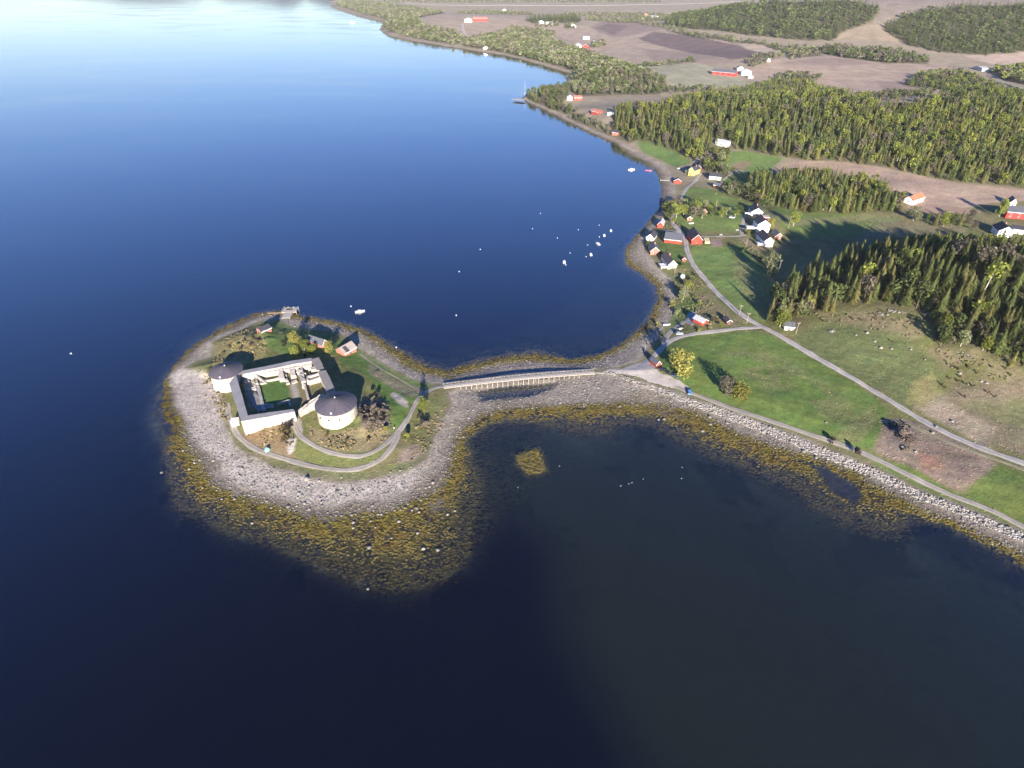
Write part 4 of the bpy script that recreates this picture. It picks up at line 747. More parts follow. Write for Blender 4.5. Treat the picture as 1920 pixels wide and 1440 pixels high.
# ------------------------------------------------------------------ boats, buoys, birds
def boat(lab, px, py, L_, rz_, hull=WHITE, group=None, cabin=True, name='motorboat'):
    x_, y_ = pp(px, py, .3); t = thing(name, lab, 'boat', (x_, y_, 0), rz_, group); W_ = L_*.2; st_ = [(-.5,.85,.75),(-.2,1,.7),(.15,.95,.75),(.38,.55,.9),(.5,.04,1.05)]; V = []; hgt = L_*.13
    for sx, sw, sh in st_: V += [(sx*L_, -W_*sw, hgt*sh), (sx*L_*.95, -W_*sw*.6, -.25), (sx*L_*.95, W_*sw*.6, -.25), (sx*L_, W_*sw, hgt*sh)]
    F_ = [(4*k+j, 4*k+4+j, 4*k+5+j, 4*k+1+j) for k in range(4) for j in range(3)]+[(0,1,2,3)]+[(4*k+3, 4*k+7, 4*k+4, 4*k) for k in range(4)]
    MB().add(V, F_).build('hull', hull, t)
    if cabin:
        MB().add([(-.22*L_,-W_*.6,hgt*.75),(.2*L_,-W_*.55,hgt*.8),(.2*L_,W_*.55,hgt*.8),(-.22*L_,W_*.6,hgt*.75),(-.18*L_,-W_*.5,hgt*1.7),(.08*L_,-W_*.45,hgt*1.65),(.08*L_,W_*.45,hgt*1.65),(-.18*L_,W_*.5,hgt*1.7)], [(0,1,5,4),(1,2,6,5),(2,3,7,6),(3,0,4,7),(4,5,6,7)]).build('cabin', hull, t)
        MB().add([(.205*L_,-W_*.45,hgt*.95),(.205*L_,W_*.45,hgt*.95),(.10*L_,W_*.4,hgt*1.5),(.10*L_,-W_*.4,hgt*1.5)], [(0,1,2,3)]).build('windscreen', GLASS, t)
        MB().box(-.56*L_, -.5*L_, -.18, .18, -.2, hgt*1.1).build('outboard_motor', DARKR, t)
    return t
boat('white cabin boat on open water north-east of the island pier', 675, 584, 6.2, R_(20))
G_ = 'white boats moored in a row off the village'
for lab, px, py, L_, rz_ in [('white boat farthest from the village beach, nearest the bridge',1058,491,5.2,1.5),('second white moored boat counted from the bridge side',1108,477,4.8,1.6),('third white moored boat, middle of the row',1121,457,5.4,2.0),('fourth white moored boat counted from the bridge side',1133,441,4.6,1.5),('fifth white moored boat, nearest the village beach',1145.5,432,4.4,1.5)]: boat(lab, px, py, L_, rz_, group=G_)
boat('white boat close in at the head of the bay', 1184, 318, 8, .2); boat('pink-red boat beside the white one at the head of the bay', 1216, 319.5, 7, -.3, col('pink_hull', (.55,.18,.3)), cabin=False, name='rowing_boat')
boat('tiny white boat near the far wooded shore', 660, 42, 20, .1); boat('white boat lying off the far shore track hut', 911, 103, 10, .1)
def buoy(px, py, r_, lab, grp, c=None, cat='buoy'):
    x_, y_ = pp(px, py, .2); V = [(0,0,r_*1.2)]; n = 8
    for ph, rr_ in ((.6,.75),(.1,1),(-.5,.8)):
        for k in range(n): V.append((rr_*r_*math.cos(6.2832*k/n), rr_*r_*math.sin(6.2832*k/n), ph*r_))
    F_ = [(0,1+k,1+(k+1)%n) for k in range(n)]+[(1+j*n+k, 1+(j+1)*n+k, 1+(j+1)*n+(k+1)%n, 1+j*n+(k+1)%n) for j in range(2) for k in range(n)]
    t = thing('mooring_buoy', lab, cat, (x_, y_, .15), 0, grp); MB().add(V, F_).build('float', c or WHITE, t, smooth=True); MB().tube((0,0,r_*1.1), (0,0,r_*1.9), .06, .06, 5).build('ring_post', DARKR, t)
for px, py in [(1013.5,400),(998.5,428.5),(1045,446),(1084.5,430.5),(1123.5,422),(1124,444),(1102,459),(1061,496.5),(1099,481),(1069,474)]: buoy(px, py, .34, 'small round pale mooring buoy among the moored boats', 'mooring buoys off the village')
buoy(658, 574, .4, 'small round pale mooring buoy just left of the white cabin boat', None); buoy(855.5, 591, .4, 'lone pale mooring buoy on the blue water before the bridge', None); buoy(743,651,.4,'pale mooring buoy close off the north beach of the island',None)
buoy(900.5, 467.5, .4, 'pale buoy far out in the open bay left of the moored boats', None); buoy(861, 509, .35, 'pale buoy in open water midway between pier and moored boats', None)
def bird(px, py, sc_, lab, grp, rz_):
    x_, y_ = pp(px, py, .1); t = thing('white_bird', lab, 'bird', (x_, y_, 0), rz_, grp); V = []; st_ = [(-.5,.05,.22),(-.35,.16,.2),(-.05,.24,.2),(.2,.2,.2),(.34,.08,.26),(.40,.055,.45),(.42,.05,.60),(.47,.07,.68),(.60,.02,.64)]; n = 6
    for sx, rr_, zz_ in st_:
        for k in range(n): V.append((sx*sc_, math.cos(6.2832*k/n)*rr_*sc_, (zz_+math.sin(6.2832*k/n)*rr_)*sc_-.05))
    MB().add(V, [(j*n+k, j*n+(k+1)%n, (j+1)*n+(k+1)%n, (j+1)*n+k) for j in range(len(st_)-1) for k in range(n)]+[tuple(range(n))[::-1], tuple(range((len(st_)-1)*n, len(st_)*n))]).build('body', WHITE, t, smooth=True)
    for sg in (-1, 1): MB().add([(-.45*sc_,sg*.08*sc_,.34*sc_),(-.1*sc_,sg*.26*sc_,.28*sc_),(.2*sc_,sg*.22*sc_,.3*sc_),(.15*sc_,sg*.08*sc_,.42*sc_)], [(0,1,2,3)]).build('wing', TRIM, t)
for px, py, rz_ in [(971,914,.5),(1164,911,.3),(1179,907,.8),(1185,905,.6),(1206,898.5,1.2),(1279,876.5,2),(1278,897,.2),(1049,874,.4)]: bird(px, py, .55, 'white bird floating on the dark lagoon', 'white birds on the lagoon', rz_)
bird(133, 663, 1.1, 'lone white bird on the open fjord far left of the island', None, .3)
# ------------------------------------------------------------------ cars
TYRE = col('tyre_rubber', (.02,.02,.02)); HL = col('lamp_glass', (.8,.8,.75), rough=.2); 
def car(lab, px, py, rz_, c, L_=4.3, grp=None, name='parked_car', cat='car'):
    x_, y_, z_ = gp(px, py); t = thing(name, lab, cat, (x_, y_, z_+.12), rz_, grp); w2 = .88; l2 = L_/2
    pr = [(-l2,.35),(-l2,.8),(-l2+.15,.95),(l2-1.3,.92),(l2-.25,.78),(l2,.6),(l2,.35)]; n = len(pr)
    MB().add([(p[0],-w2,p[1]) for p in pr]+[(p[0],w2,p[1]) for p in pr], [tuple(range(n))[::-1], tuple(range(n,2*n))]+[(k,(k+1)%n,n+(k+1)%n,n+k) for k in range(n)]).build('body', c, t)
    g = [(-l2+.12,.93),(-l2+.5,1.42),(.35,1.45),(l2-1.25,.93)]; MB().add([(p[0],-w2*.93,p[1]) if p[1]<1 else (p[0],-w2*.74,p[1]) for p in g]+[(p[0],w2*.93,p[1]) if p[1]<1 else (p[0],w2*.74,p[1]) for p in g], [(3,2,1,0),(4,5,6,7),(0,1,5,4),(2,3,7,6)]).build('windows', GLASS, t)
    MB().box(-l2+.5, .35, -w2*.75, w2*.75, 1.43, 1.49).build('car_roof', c, t)
    for sx in (-l2+.75, l2-.8):
        for sg in (-1, 1): 
            wh = MB().tube((sx, sg*(w2-.2), .32), (sx, sg*(w2+.02), .32), .32, .32, 12).build('wheel', TYRE, t); MB().tube((sx, sg*(w2+.021), .32), (sx, sg*(w2+.04), .32), .18, .17, 8).build('rim', PALER, wh)
    for sg in (-1, 1): MB().box(l2-.06, l2+.02, sg*.68-.16, sg*.68+.16, .56, .7).build('headlight', HL, t)
    return t
BLK = col('black_paint', (.025,.027,.032), rough=.25, spec=.6); NAVY = col('dark_blue_paint', (.03,.04,.09), rough=.25, spec=.6); SLV = col('silver_paint', (.45,.48,.52), rough=.3, spec=.6); BLU = col('light_blue_paint', (.12,.30,.60), rough=.3); WHP = col('white_paint', (.75,.76,.78), rough=.3)
G2 = 'dark cars parked along the car park edge'
car('black parked car next to the red hut', 1240, 694.5, R_(130), BLK, grp=G2); car('black parked car in the middle of the row of three', 1251, 699, R_(110), BLK, 4.7, grp=G2); car('dark blue parked car at the right end of the row of three', 1266, 706, R_(150), NAVY, 4.5, grp=G2)
car('silver car parked by the fork of the side road', 1273.5, 627, R_(5), SLV, 4.5); car('white car parked behind the yellow house', 1305, 304, R_(-40), WHP, 4.6)
car('white car by the garden of the village', 1372, 409, R_(-30), WHP, 4.4)
# blue van with pale canopy at the shore track
t = car('light blue van with its tailgate toward the shore stones', 1292, 736, R_(80), BLU, 5.0, name='parked_van', cat='van')
# ------------------------------------------------------------------ poles
def pole(lab, a_, h_, grp='wooden power poles', arm=True, mat=WOOD, name='power_pole', cat='pole', r_=.14):
    x_, y_, z_ = gp(*a_); t = thing(name, lab, cat, (x_, y_, z_), random.uniform(0, 3), grp); MB().tube((0,0,-1), (0,0,h_), r_, r_*.7, 6).build('post', mat, t)
    if arm:
        c = MB().box(-1.1, 1.1, -.08, .08, h_-.6, h_-.4).build('crossarm', mat, t)
        for q in (-1, 0, 1): MB().tube((q,0,h_-.398), (q,0,h_-.15), .06, .05, 5).build('insulator', TRIM, c)
for lab, a_, h_ in [('wooden power pole left of the lowest white house',(1399,461),7.5),('wooden power pole at the road junction',(1400,606),7),('wooden power pole just up the road from the junction',(1386,591),7),('pale power pole right of the cabin at the wood edge',(1492,626),7.5),('power pole standing in the shaded wood clearing',(1460,508),8),('tall power pole by the birch above the pink cabin',(1477,431),11),('power pole at the gable of the long dark-roofed house',(1265,512),7),('power pole at the far meadow edge by the orchard',(1342,391),7)]: pole(lab, a_, h_, None)
pole('white flagpole at the quay of the wooded point', (984,180), 22, None, False, TRIM, 'flagpole', 'flagpole', .11); pole('thin lamp post beside the red hut at the car park', (1208.5,662), 6, None, False, PALER, 'lamp_post', 'lamp post', .08)
# ------------------------------------------------------------------ odds and ends
def place(name, lab, cat, px, py, rz_=0, grp=None, dz=0): x_, y_, z_ = gp(px, py); return thing(name, lab, cat, (x_, y_, z_+dz), rz_, grp)
t = place('ticket_booth', 'white box-like kiosk at the castle front left corner', 'kiosk', 443, 796, R_(12)); MB().box(-1.7,1.7,-1.3,1.3,-.5,3.0).build('wall', WHITE, t); MB().box(-1.8,1.8,-1.4,1.4,3.002,3.15).build('roof', WHITE, t); MB().box(-.45,.45,-1.38,-1.303,0,2).build('door', PALER, t)
t = place('garden_tent', 'small turquoise dome tent on the slope below the castle', 'tent', 501.5, 844, 0)
V = [(0,0,1.5)]+[(1.15*math.cos(6.283*k/8)*q, 1.15*math.sin(6.283*k/8)*q, z_) for q, z_ in ((.6,1.25),(1,.5),(1.1,-.2)) for k in range(8)]
MB().add(V, [(0,1+k,1+(k+1)%8) for k in range(8)]+[(1+8*j+k,9+8*j+k,9+8*j+(k+1)%8,1+8*j+(k+1)%8) for j in range(2) for k in range(8)]).build('tent_skin', col('turquoise_fabric', (.22,.62,.55)), t); MB().add([(-.3,-1.28,-.1),(.3,-1.28,-.1),(0,-1.0,.9)], [(0,1,2)]).build('tent_door', WHITE, t)
t = place('garden_igloo', 'white round tank in the garden below the long dark-roofed house', 'tank', 1279.5, 520); V = [(0,0,2.4)]+[(1.7*math.cos(6.283*k/12)*q, 1.7*math.sin(6.283*k/12)*q, z_) for q, z_ in ((.5,2.2),(.9,1.5),(1,.6),(1,-.3)) for k in range(12)]
MB().add(V, [(0,1+k,1+(k+1)%12) for k in range(12)]+[(1+12*j+k,13+12*j+k,13+12*j+(k+1)%12,1+12*j+(k+1)%12) for j in range(3) for k in range(12)]).build('shell', WHITE, t, smooth=True); MB().tube((0,0,2.35), (0,0,2.6), .35, .3, 8).build('lid', PALER, t)
for lab, px in (('left of two long pale yellow stacks beside the red barn',1323.5),('right of two long pale yellow stacks beside the red barn',1328.5)):
    t = place('timber_stack', lab, 'timber stack', px, 457, R_(-8), 'pale yellow stacks beside the red barn'); MB().box(-.9,.9,-.2,8.5,.2,1.5).build('plank_pack', col('pale_timber', (.70,.62,.32)), t)
    for yy in (.5, 7.6): MB().box(-.95,.95,yy,yy+.2,-.4,.198).build('bearer', DKWOOD, t)
    for yy in (2, 6): MB().box(-.93,.93,yy,yy+.12,.19,1.53).build('strap', DKWOOD, t)
for lab, px, py, rz_ in [('white upturned boat on the grass bank above the weed shore',1250,609,.1),('white upturned boat before the orchard trees',1296,419,.2),('pale boat on the grass left of the yellow house',1273,316,.5),('white upturned boat beside the lane fork cars',1279,616,.3)]:
    t = place('upturned_boat', lab, 'boat', px, py, rz_); V = []; L_ = 4.6
    for sx, sw in ((-.5,.75),(-.2,1),(.15,.95),(.38,.6),(.5,.05)): V += [(sx*L_,-.85*sw,0),(sx*L_,-.55*sw,.6),(sx*L_,.55*sw,.6),(sx*L_,.85*sw,0)]
    MB().add(V, [(4*k+j,4*k+1+j,4*k+5+j,4*k+4+j) for k in range(4) for j in range(3)]+[(3,2,1,0)]).build('hull', WHITE, t); MB().box(-.5*L_,.46*L_,-.05,.05,.58,.7).build('keel', DKWOOD, t)
for lab, px, py in [('white garden table set on the lawn right of the red barn',1351,441),('white garden bench by the house drive on the lawn',1382,432),('dark picnic table on the lawn before the long shed',1254.5,470),('small wooden picnic bench on the island meadow track',707,699),('low dark bench on the island lawn below the small red hut',527,625)]:
    t = place('picnic_table', lab, 'table', px, py, random.uniform(-.4, .4)); c = WHITE if 'white' in lab else DKWOOD; MB().box(-1.1,1.1,-.45,.45,.68,.76).build('table_top', c, t)
    for sg in (-1, 1): MB().box(-1.1,1.1,sg*.85-.16,sg*.85+.16,.42,.48).build('bench', c, t)
    for xx in (-.8, .8): MB().box(xx-.05,xx+.05,-.95,.95,-.3,.418).box(xx-.05,xx+.05,-.3,.3,.42,.678).build('leg', c, t)
# ------------------------------------------------------------------ person
def person(px, py):
    x_, y_, z_ = gp(px, py); t = thing('person', 'person in a white top standing on the grass beside the island path', 'person', (x_, y_, z_+.02), R_(35))
    J = {'pel':(0,0,.95),'che':(0,0,1.28),'nck':(0,0,1.50),'hd':(0,.02,1.62),'top':(0,.01,1.74)}; vs = []; es = []; rs = []
    def v(p, r_): vs.append(p); rs.append(r_); return len(vs)-1
    pel = v(J['pel'], .15); ch = v(J['che'], .165); nk = v(J['nck'], .06); hd = v(J['hd'], .10); tp_ = v(J['top'], .075); es += [(pel,ch),(ch,nk),(nk,hd),(hd,tp_)]
    for sg in (-1, 1):
        hp = v((sg*.10,0,.88), .10); kn = v((sg*.12,.02*sg,.48), .065); an = v((sg*.12,0,.08), .045); ft = v((sg*.13,.16,.04), .04); es += [(pel,hp),(hp,kn),(kn,an),(an,ft)]
        sh = v((sg*.19,0,1.42), .06); el = v((sg*.26,.02,1.14), .045); wr = v((sg*.27,.12,.90), .03); hnd = v((sg*.27,.15,.82), .03); es += [(ch,sh),(sh,el),(el,wr),(wr,hnd)]
        for q in range(4): f1 = v((sg*.27+(q-1.5)*.018,.17,.77-.004*q), .009); f2 = v((sg*.27+(q-1.5)*.019,.18,.73+.006*abs(q-1.5)), .008); es += [(hnd,f1),(f1,f2)]
        th = v((sg*.27-sg*.045,.17,.80), .009); es.append((hnd, th))
    me = bpy.data.meshes.new('body'); me.from_pydata(vs, es, []); o = link('body', me, t); me.materials.append(col('skin', (.5,.32,.24)))
    sk = o.modifiers.new('skin', 'SKIN')
    for i, r_ in enumerate(rs): me.skin_vertices[0].data[i].radius = (r_, r_)
    me.skin_vertices[0].data[0].use_root = True; sk.use_smooth_shade = True; o.modifiers.new('s', 'SUBSURF').levels = 1
    m = MB(); n = 10
    for (z0_, z1_, a0, a1, mt, nm) in ((.93,1.47,.215,.20,WHITE,'shirt'),(1.66,1.80,.115,.05,DKWOOD,'hair')):
        V = [(rr_*math.cos(6.283*k/n), rr_*.7*math.sin(6.283*k/n) if nm == 'shirt' else rr_*math.sin(6.283*k/n), zz_) for zz_, rr_ in ((z0_,a0),((z0_+z1_)/2,a0*.98),(z1_,a1)) for k in range(n)]
        MB().add(V, [(j*n+k, j*n+(k+1)%n, (j+1)*n+(k+1)%n, (j+1)*n+k) for j in range(2) for k in range(n)]+[tuple(range(2*n,3*n))]).build(nm, mt, t, smooth=True)
    tr_ = MB()
    for sg in (-1, 1): tr_.tube((sg*.1,0,.95), (sg*.12,.01,.5), .125, .09, 10).tube((sg*.12,.01,.5), (sg*.12,0,.1), .09, .07, 10)
    tr_.build('trousers', NAVY, t)
try: person(739.5, 806)
except Exception as e: print('person', e)


# ------------------------------------------------------------------ vegetation templates (unit height)
def spruce_t(seed, layers, per, R=.17, bare=.1):
    g = np.random.default_rng(seed); V = []; F_ = []; c = []
    for i in range(layers):
        t_ = i/(layers-1); z_ = bare+(1-bare)*t_*.97; r_ = R*(1-t_)**.66*g.uniform(.85, 1.12)+.012; a0 = g.uniform(0, 6.28)
        for k in range(per):
            a_ = a0+6.283*k/per+g.uniform(-.25, .25); q = r_*g.uniform(.7, 1.2); w_ = 2.9/per*q*.62; n = len(V); ca, sa = math.cos(a_), math.sin(a_); zi = z_+.05*g.uniform(.6, 1.2); zo = z_-.035*g.uniform(.4, 1.5)
            V += [(0, 0, zi+.02), (ca*q*.6-sa*w_, sa*q*.6+ca*w_, (zi+zo)/2), (ca*q, sa*q, zo), (ca*q*.6+sa*w_, sa*q*.6-ca*w_, (zi+zo)/2-.01)]
            F_ += [(n, n+1, n+2), (n, n+2, n+3)]; b_ = g.uniform(.7, 1.35); c += [b_]*4
    n = len(V); V += [(0, 0, 1.02), (.012, 0, .93), (-.008, .01, .93), (-.006, -.012, .93)]; F_ += [(n, n+1, n+2), (n, n+2, n+3), (n, n+3, n+1)]; c += [1.2]*4
    return np.array(V), np.array(F_), np.array(c)
def leafy_t(seed, n_, s_, wR=.30, lo=.22, lobes=7):
    g = np.random.default_rng(seed); L_ = [(0, 0, .62, .26)]+[(g.uniform(-1, 1)*wR*.6, g.uniform(-1, 1)*wR*.6, g.uniform(lo+.1, .85), g.uniform(.12, .22)) for _ in range(lobes)]; V = []; F_ = []; c = []
    for i in range(n_):
        l = L_[g.integers(len(L_))]; d = g.normal(size=3); d /= np.linalg.norm(d); p = np.array(l[:3])+d*l[3]*g.uniform(.45, 1.0)**.6*np.array([1.1, 1.1, .95])
        if p[2] < lo: p[2] = lo+g.uniform(0, .1)
        u = g.normal(size=3); u /= np.linalg.norm(u); v = np.cross(u, g.normal(size=3)); v /= np.linalg.norm(v); q = s_*g.uniform(.6, 1.4); n = len(V)
        V += [p-u*q, p+v*q*.7, p+u*q, p-v*q*.7+d*q*.4]; F_ += [(n, n+1, n+2), (n, n+2, n+3)]; c += [g.uniform(.7, 1.35)]*4
    V = np.array(V); V[:, 2] *= 1/max(V[:, 2].max(), .9); return V, np.array(F_), np.array(c)
def trunk_t(h=.9, r=.016, limbs=4, seed=0):
    g = random.Random(seed); m = MB().tube((0, 0, -.06), (0.01, 0, h*.5), r, r*.7, 6).tube((.01, 0, h*.5), (0, .01, h), r*.7, r*.15, 5)
    for k in range(limbs):
        a_ = g.uniform(0, 6.28); z_ = g.uniform(.3, .6)*h; m.tube((0, 0, z_), (math.cos(a_)*.16, math.sin(a_)*.16, z_+.22), r*.45, r*.12, 4)
    return m
def leafmat(name, c, tr=.25):
    m, t, p = newmat(name); L = t.links.new; at = N(t, 'ShaderNodeAttribute', attribute_name='Col'); oi = N(t, 'ShaderNodeObjectInfo')
    mr_ = N(t, 'ShaderNodeMapRange'); mr_.inputs['To Min'].default_value = .75; mr_.inputs['To Max'].default_value = 1.3; L(oi.outputs['Random'], mr_.inputs['Value'])
    mx = N(t, 'ShaderNodeVectorMath', operation='MULTIPLY'); mx.inputs[0].default_value = c; L(mr_.outputs[0], mx.inputs[1]); m2 = N(t, 'ShaderNodeVectorMath', operation='MULTIPLY'); L(mx.outputs[0], m2.inputs[0]); L(at.outputs['Color'], m2.inputs[1])
    L(m2.outputs[0], p.inputs['Base Color']); p.inputs['Roughness'].default_value = .8; p.inputs['Specular IOR Level'].default_value = .15
    tl = N(t, 'ShaderNodeBsdfTranslucent'); L(m2.outputs[0], tl.inputs['Color']); ms = N(t, 'ShaderNodeMixShader'); ms.inputs[0].default_value = tr+.08; L(p.outputs[0], ms.inputs[1]); L(tl.outputs[0], ms.inputs[2]); L(ms.outputs[0], t.nodes['Material Output'].inputs['Surface']); return m
KIND = {'spruce': (.105,.125,.04), 'olive': (.155,.145,.052), 'birch': (.215,.24,.05), 'green': (.105,.132,.045), 'bare': (.16,.14,.10), 'gold': (.29,.27,.07), 'grey': (.22,.235,.12), 'bush': (.16,.13,.06), 'dark': (.06,.05,.045), 'sticks': (.24,.19,.15)}
LM = {k: leafmat('foliage_'+k, v) for k, v in KIND.items()}
WHITEM = leafmat('mixed_foliage', (1, 1, 1))
BARK = col('bark', (.17,.14,.11), 5, .2); BBARK = col('birch_bark', (.6,.57,.5), 5, .2)
def tmesh(name, T, mat, tip=None):
    V, F_, c = T; return npmesh(name, V, F_, mat, np.repeat(c[:, None], 3, 1))
SPR = [spruce_t(k, 15, 11, .205+.035*(k % 3)) for k in range(5)]; SPRM = {k: [tmesh('crown', T, LM[k]) for T in SPR] for k in ('spruce', 'olive')}
LEA = [leafy_t(20+k, 420, .045, .26+.03*(k % 2)) for k in range(4)]; BIGT = [leafy_t(300+k, 1500, .03, .34, .10, 12) for k in range(3)]; BIGM = {k: [tmesh('crown', T, LM[k]) for T in BIGT] for k in LM}; LEAM = {k: [tmesh('crown', T, LM[k]) for T in LEA] for k in ('birch', 'green', 'bare', 'gold', 'grey')}
THIN = [leafy_t(40+k, 170, .038, .28) for k in range(3)]
BUS = [leafy_t(60+k, 200, .085, .55, .02, 6) for k in range(3)]; BUSM = {k: [tmesh('foliage', T, LM[k]) for T in BUS] for k in ('bush', 'green', 'gold', 'dark', 'grey', 'sticks', 'birch')}
TRK = {'b': [], 'l': []}
for k in range(3):
    for key, mt in (('b', BARK), ('l', BBARK)):
        o = trunk_t(seed=k).build('trunk', mt); TRK[key].append(o.data); bpy.data.objects.remove(o)
def tree(kind, lab, x, y, h, wd_=1.0, grp=None, name=None, cat=None, lean=0):
    z_ = float(zat(x, y)); con = kind in ('spruce', 'olive'); nm = name or ('spruce_tree' if con else 'deciduous_tree')
    t = thing(nm, lab, cat or ('spruce tree' if con else 'tree'), (x, y, z_-.1), random.uniform(0, 6.28), grp); t.scale = (h*wd_, h*wd_, h)
    link('trunk', random.choice(TRK['l' if kind in ('birch', 'grey') else 'b']), t); link('crown', random.choice((SPRM if con else LEAM)[kind]), t); return t
def bush(kind, lab, px, py, h, wd_=1.0, grp=None, name='bush', cat='bush'):
    x, y, z_ = gp(px, py); t = thing(name, lab, cat, (x, y, z_-.15), random.uniform(0, 6.28), grp); t.scale = (h*wd_, h*wd_, h)
    link('foliage', random.choice(BUSM[kind]), t)
    if ('stem',) not in TRK: o = trunk_t(.6, .03, 5, 3).build('stem', BARK); TRK[('stem',)] = o.data; bpy.data.objects.remove(o)
    link('stem', TRK[('stem',)], t); return t
# named trees
def tp(kind, lab, px, py, h, wd_=1.0, **k):
    x, y, _ = gp(px, py); t = tree(kind, lab, x, y, h, wd_, **k)
    if kind not in ('spruce', 'olive') and 'orchard' not in lab:
        for o in COL.objects:
            if o.parent is t and o.name.startswith('crown'): o.data = random.choice(BIGM[kind])
    return t
tp('gold','big round golden-green tree beside the red hut and car park',1270,702,14,1.42); tp('gold','yellow-green tree at the shore edge of the big green field',1388,748,11,1.25); tp('bare','brownish budding tree left of the yellow-green tree in the field',1357,741,11,1.0)
tp('birch','thin pale birch with white trunk by the island path fork',795,771,9,.85); tp('gold','orange-yellow tree on the island lawn behind the castle',556,648,9,1.0); tp('birch','bright green tree behind the castle, right of the orange-yellow one',572,659,8,1.1); tp('birch','low bright green tree hard behind the castle wall',553,666,6,1.3); tp('gold','yellow-green tree at the gable of the red island house',618,664,8.5,.9)
tp('birch','yellow-green tree left of the two tree shadows on the island lawn',586,662,6,1.0)
tp('grey','large grey-green tree standing alone in the shaded clearing',1438,516,17,.95); tp('birch','light green tree left of the white cabin at the wood edge',1462,613,12,1.15); tp('olive','dark leaning spruce at the tip of the wood by the road',1440,602,17,.8)
tp('birch','pale green birch right of the pink cabin on the slope',1487,424,13,1.0); tp('birch','tall narrow pale green tree left of the large red barn',1873,407,17,.6); tp('grey','round grey-green willow at the meadow end',1712,413,12,1.3,name='deciduous_tree'); tp('gold','orange-green shrub tree right of the largest white house',1445,425,7,1.1)
for k, (px, py, h, kd) in enumerate([(1751,424,13,'olive'),(1768,424,14,'birch'),(1782,426,13,'green'),(1797,424,14,'olive'),(1812,420,13,'bare'),(1738,418,9,'green'),(1824,432,8,'bare')]): tp(kd, 'tree in the short row between the meadow and the farm', px, py, h, .85, grp='tree row below the ploughed field')
ORCH = [(1250,402,13),(1256,412,13),(1262,396,12),(1268,408,12),(1276,392,10),(1281,405,11),(1292,398,10),(1300,409,11),(1308,395,9),(1316,410,9),(1328,398,8),(1336,406,8),(1345,400,7),(1353,407,8),(1362,402,7),(1378,408,7),(1385,400,8),(1272,384,8),(1262,420,6),(1322,388,7),(1340,388,5),(1306,384,8)]
for k, (px, py, h) in enumerate(ORCH): tp(['birch','green','bare','birch','grey'][k % 5], 'spring-green tree in the orchard belt above the boathouse lane', px, py, h, 1.3, grp='orchard trees between lane and meadow')
tp('grey','grey-green tree on the bank below the long dark-roofed house',1281,562,9,1.2); tp('birch','light green tree in the garden left of the round white tank',1289,541,6,1.3); tp('birch','yellow-green tree between the two beach houses',1216,463,5,1.4); tp('birch','small green tree by the drive of the largest white house',1402,441,5,1.1)
# named bushes
for a_ in [('bare'and'bush','brown bush on the slope right of the white rock scar',533,829,4.5,1.0),('bush','tall brown thicket below the castle gate',537,815,5,1.1),('dark','dark foliage standing in for the brown thicket shadow beside the castle gate path',543,800,4,1.0),('dark','dark purple round bush on the island lawn',533,648,4.5,1.0),('dark','dark bush at the foot of the bright green trees',573,668,3,1.0),('birch','bright green round bush at the lower path fork',763,825,4.2,.9),('dark','dark conical bush right of the path fork',786,785,4,.8),('dark','dark bush right of the conical one by the stony shore',793,797,3.5,.9),('sticks','grey bare shrub above the stony shore east of the path',800,800,4,1.2),('gold','yellow-green bush at the foot of the rock by the larger tower',722,808,3,1.1),('gold','small yellow bush at the corner of the dark rock',704,749,2.4,1.0),('green','green shrub on the dark rock behind the larger tower',697,738,3,1.1),('dark','dark shrub beside the green one on the rock',708,742,3,.8)]: bush(a_[0], *a_[1:])  # the dark one beside the gate path models the brown thicket's cast shadow
for px, py in [(678,772),(690,768),(700,765),(712,772),(720,782),(705,783),(688,782),(716,795),(700,797),(684,790)]: bush('sticks' if px % 3 else 'dark', 'bare grey-purple scrub on the rock right of the larger tower', px, py, 2.6, 1.3, 'scrub on the rock by the larger tower')
for px, py in [(612,818),(650,828),(690,826),(395,712),(402,722),(410,738),(405,700),(392,695),(445,648),(458,640),(472,634),(484,640),(470,648),(452,655),(430,652),(418,664)]: bush(['bush','gold','bush','green'][px % 4], 'low tan scrub bush on the rough island ground', px, py, 1.7, 1.5, 'low scrub bushes on the island')
for px, py, h in [(1235,612,3),(1262,575,4),(1268,590,4),(1300,560,3.5),(1312,572,3),(1338,603,4),(1352,612,3),(1330,618,2.5),(1282,618,3),(1310,622,2.5),(1272,545,4),(1295,530,3.5),(1280,500,3),(1305,520,3),(1240,628,3),(1390,470,3),(1410,480,3),(1425,490,4),(1415,455,3),(1355,330,4),(1345,325,4)]: bush(['green','bush','gold','grey','birch'][(px+py) % 5], 'shrub among the village gardens and banks', px, py, h, 1.3, 'shrubs around the village')
for px, py in [(1655,585),(1642,600),(1640,592),(1672,642),(1760,640),(1790,690),(1797,694),(1816,690),(1832,700),(1860,690),(1885,692),(1895,705),(1765,722),(1772,728),(1825,725),(1808,745),(1852,738),(1865,745),(1600,600),(1617,602),(1545,604),(1780,712),(1796,716),(1812,722),(1800,708)]: bush('green' if px % 2 else 'bush', 'small dark juniper bush on the brown pasture', px, py, 1.8, .8, 'juniper bushes on the hillside pasture', 'juniper_bush')
bush('dark','dark bush under the shore track on its seaward side',1558,830,3.5,1.1); bush('dark','second dark bush by the shore track, farther right',1607,852,4,1.1); bush('sticks','pile of grey brushwood by the road junction of the tracks',1690,815,4,2.2,name='brushwood_heap',cat='brushwood'); bush('sticks','grey brushwood spread beside the large brushwood pile',1702,830,3,2.5,name='brushwood_heap',cat='brushwood')
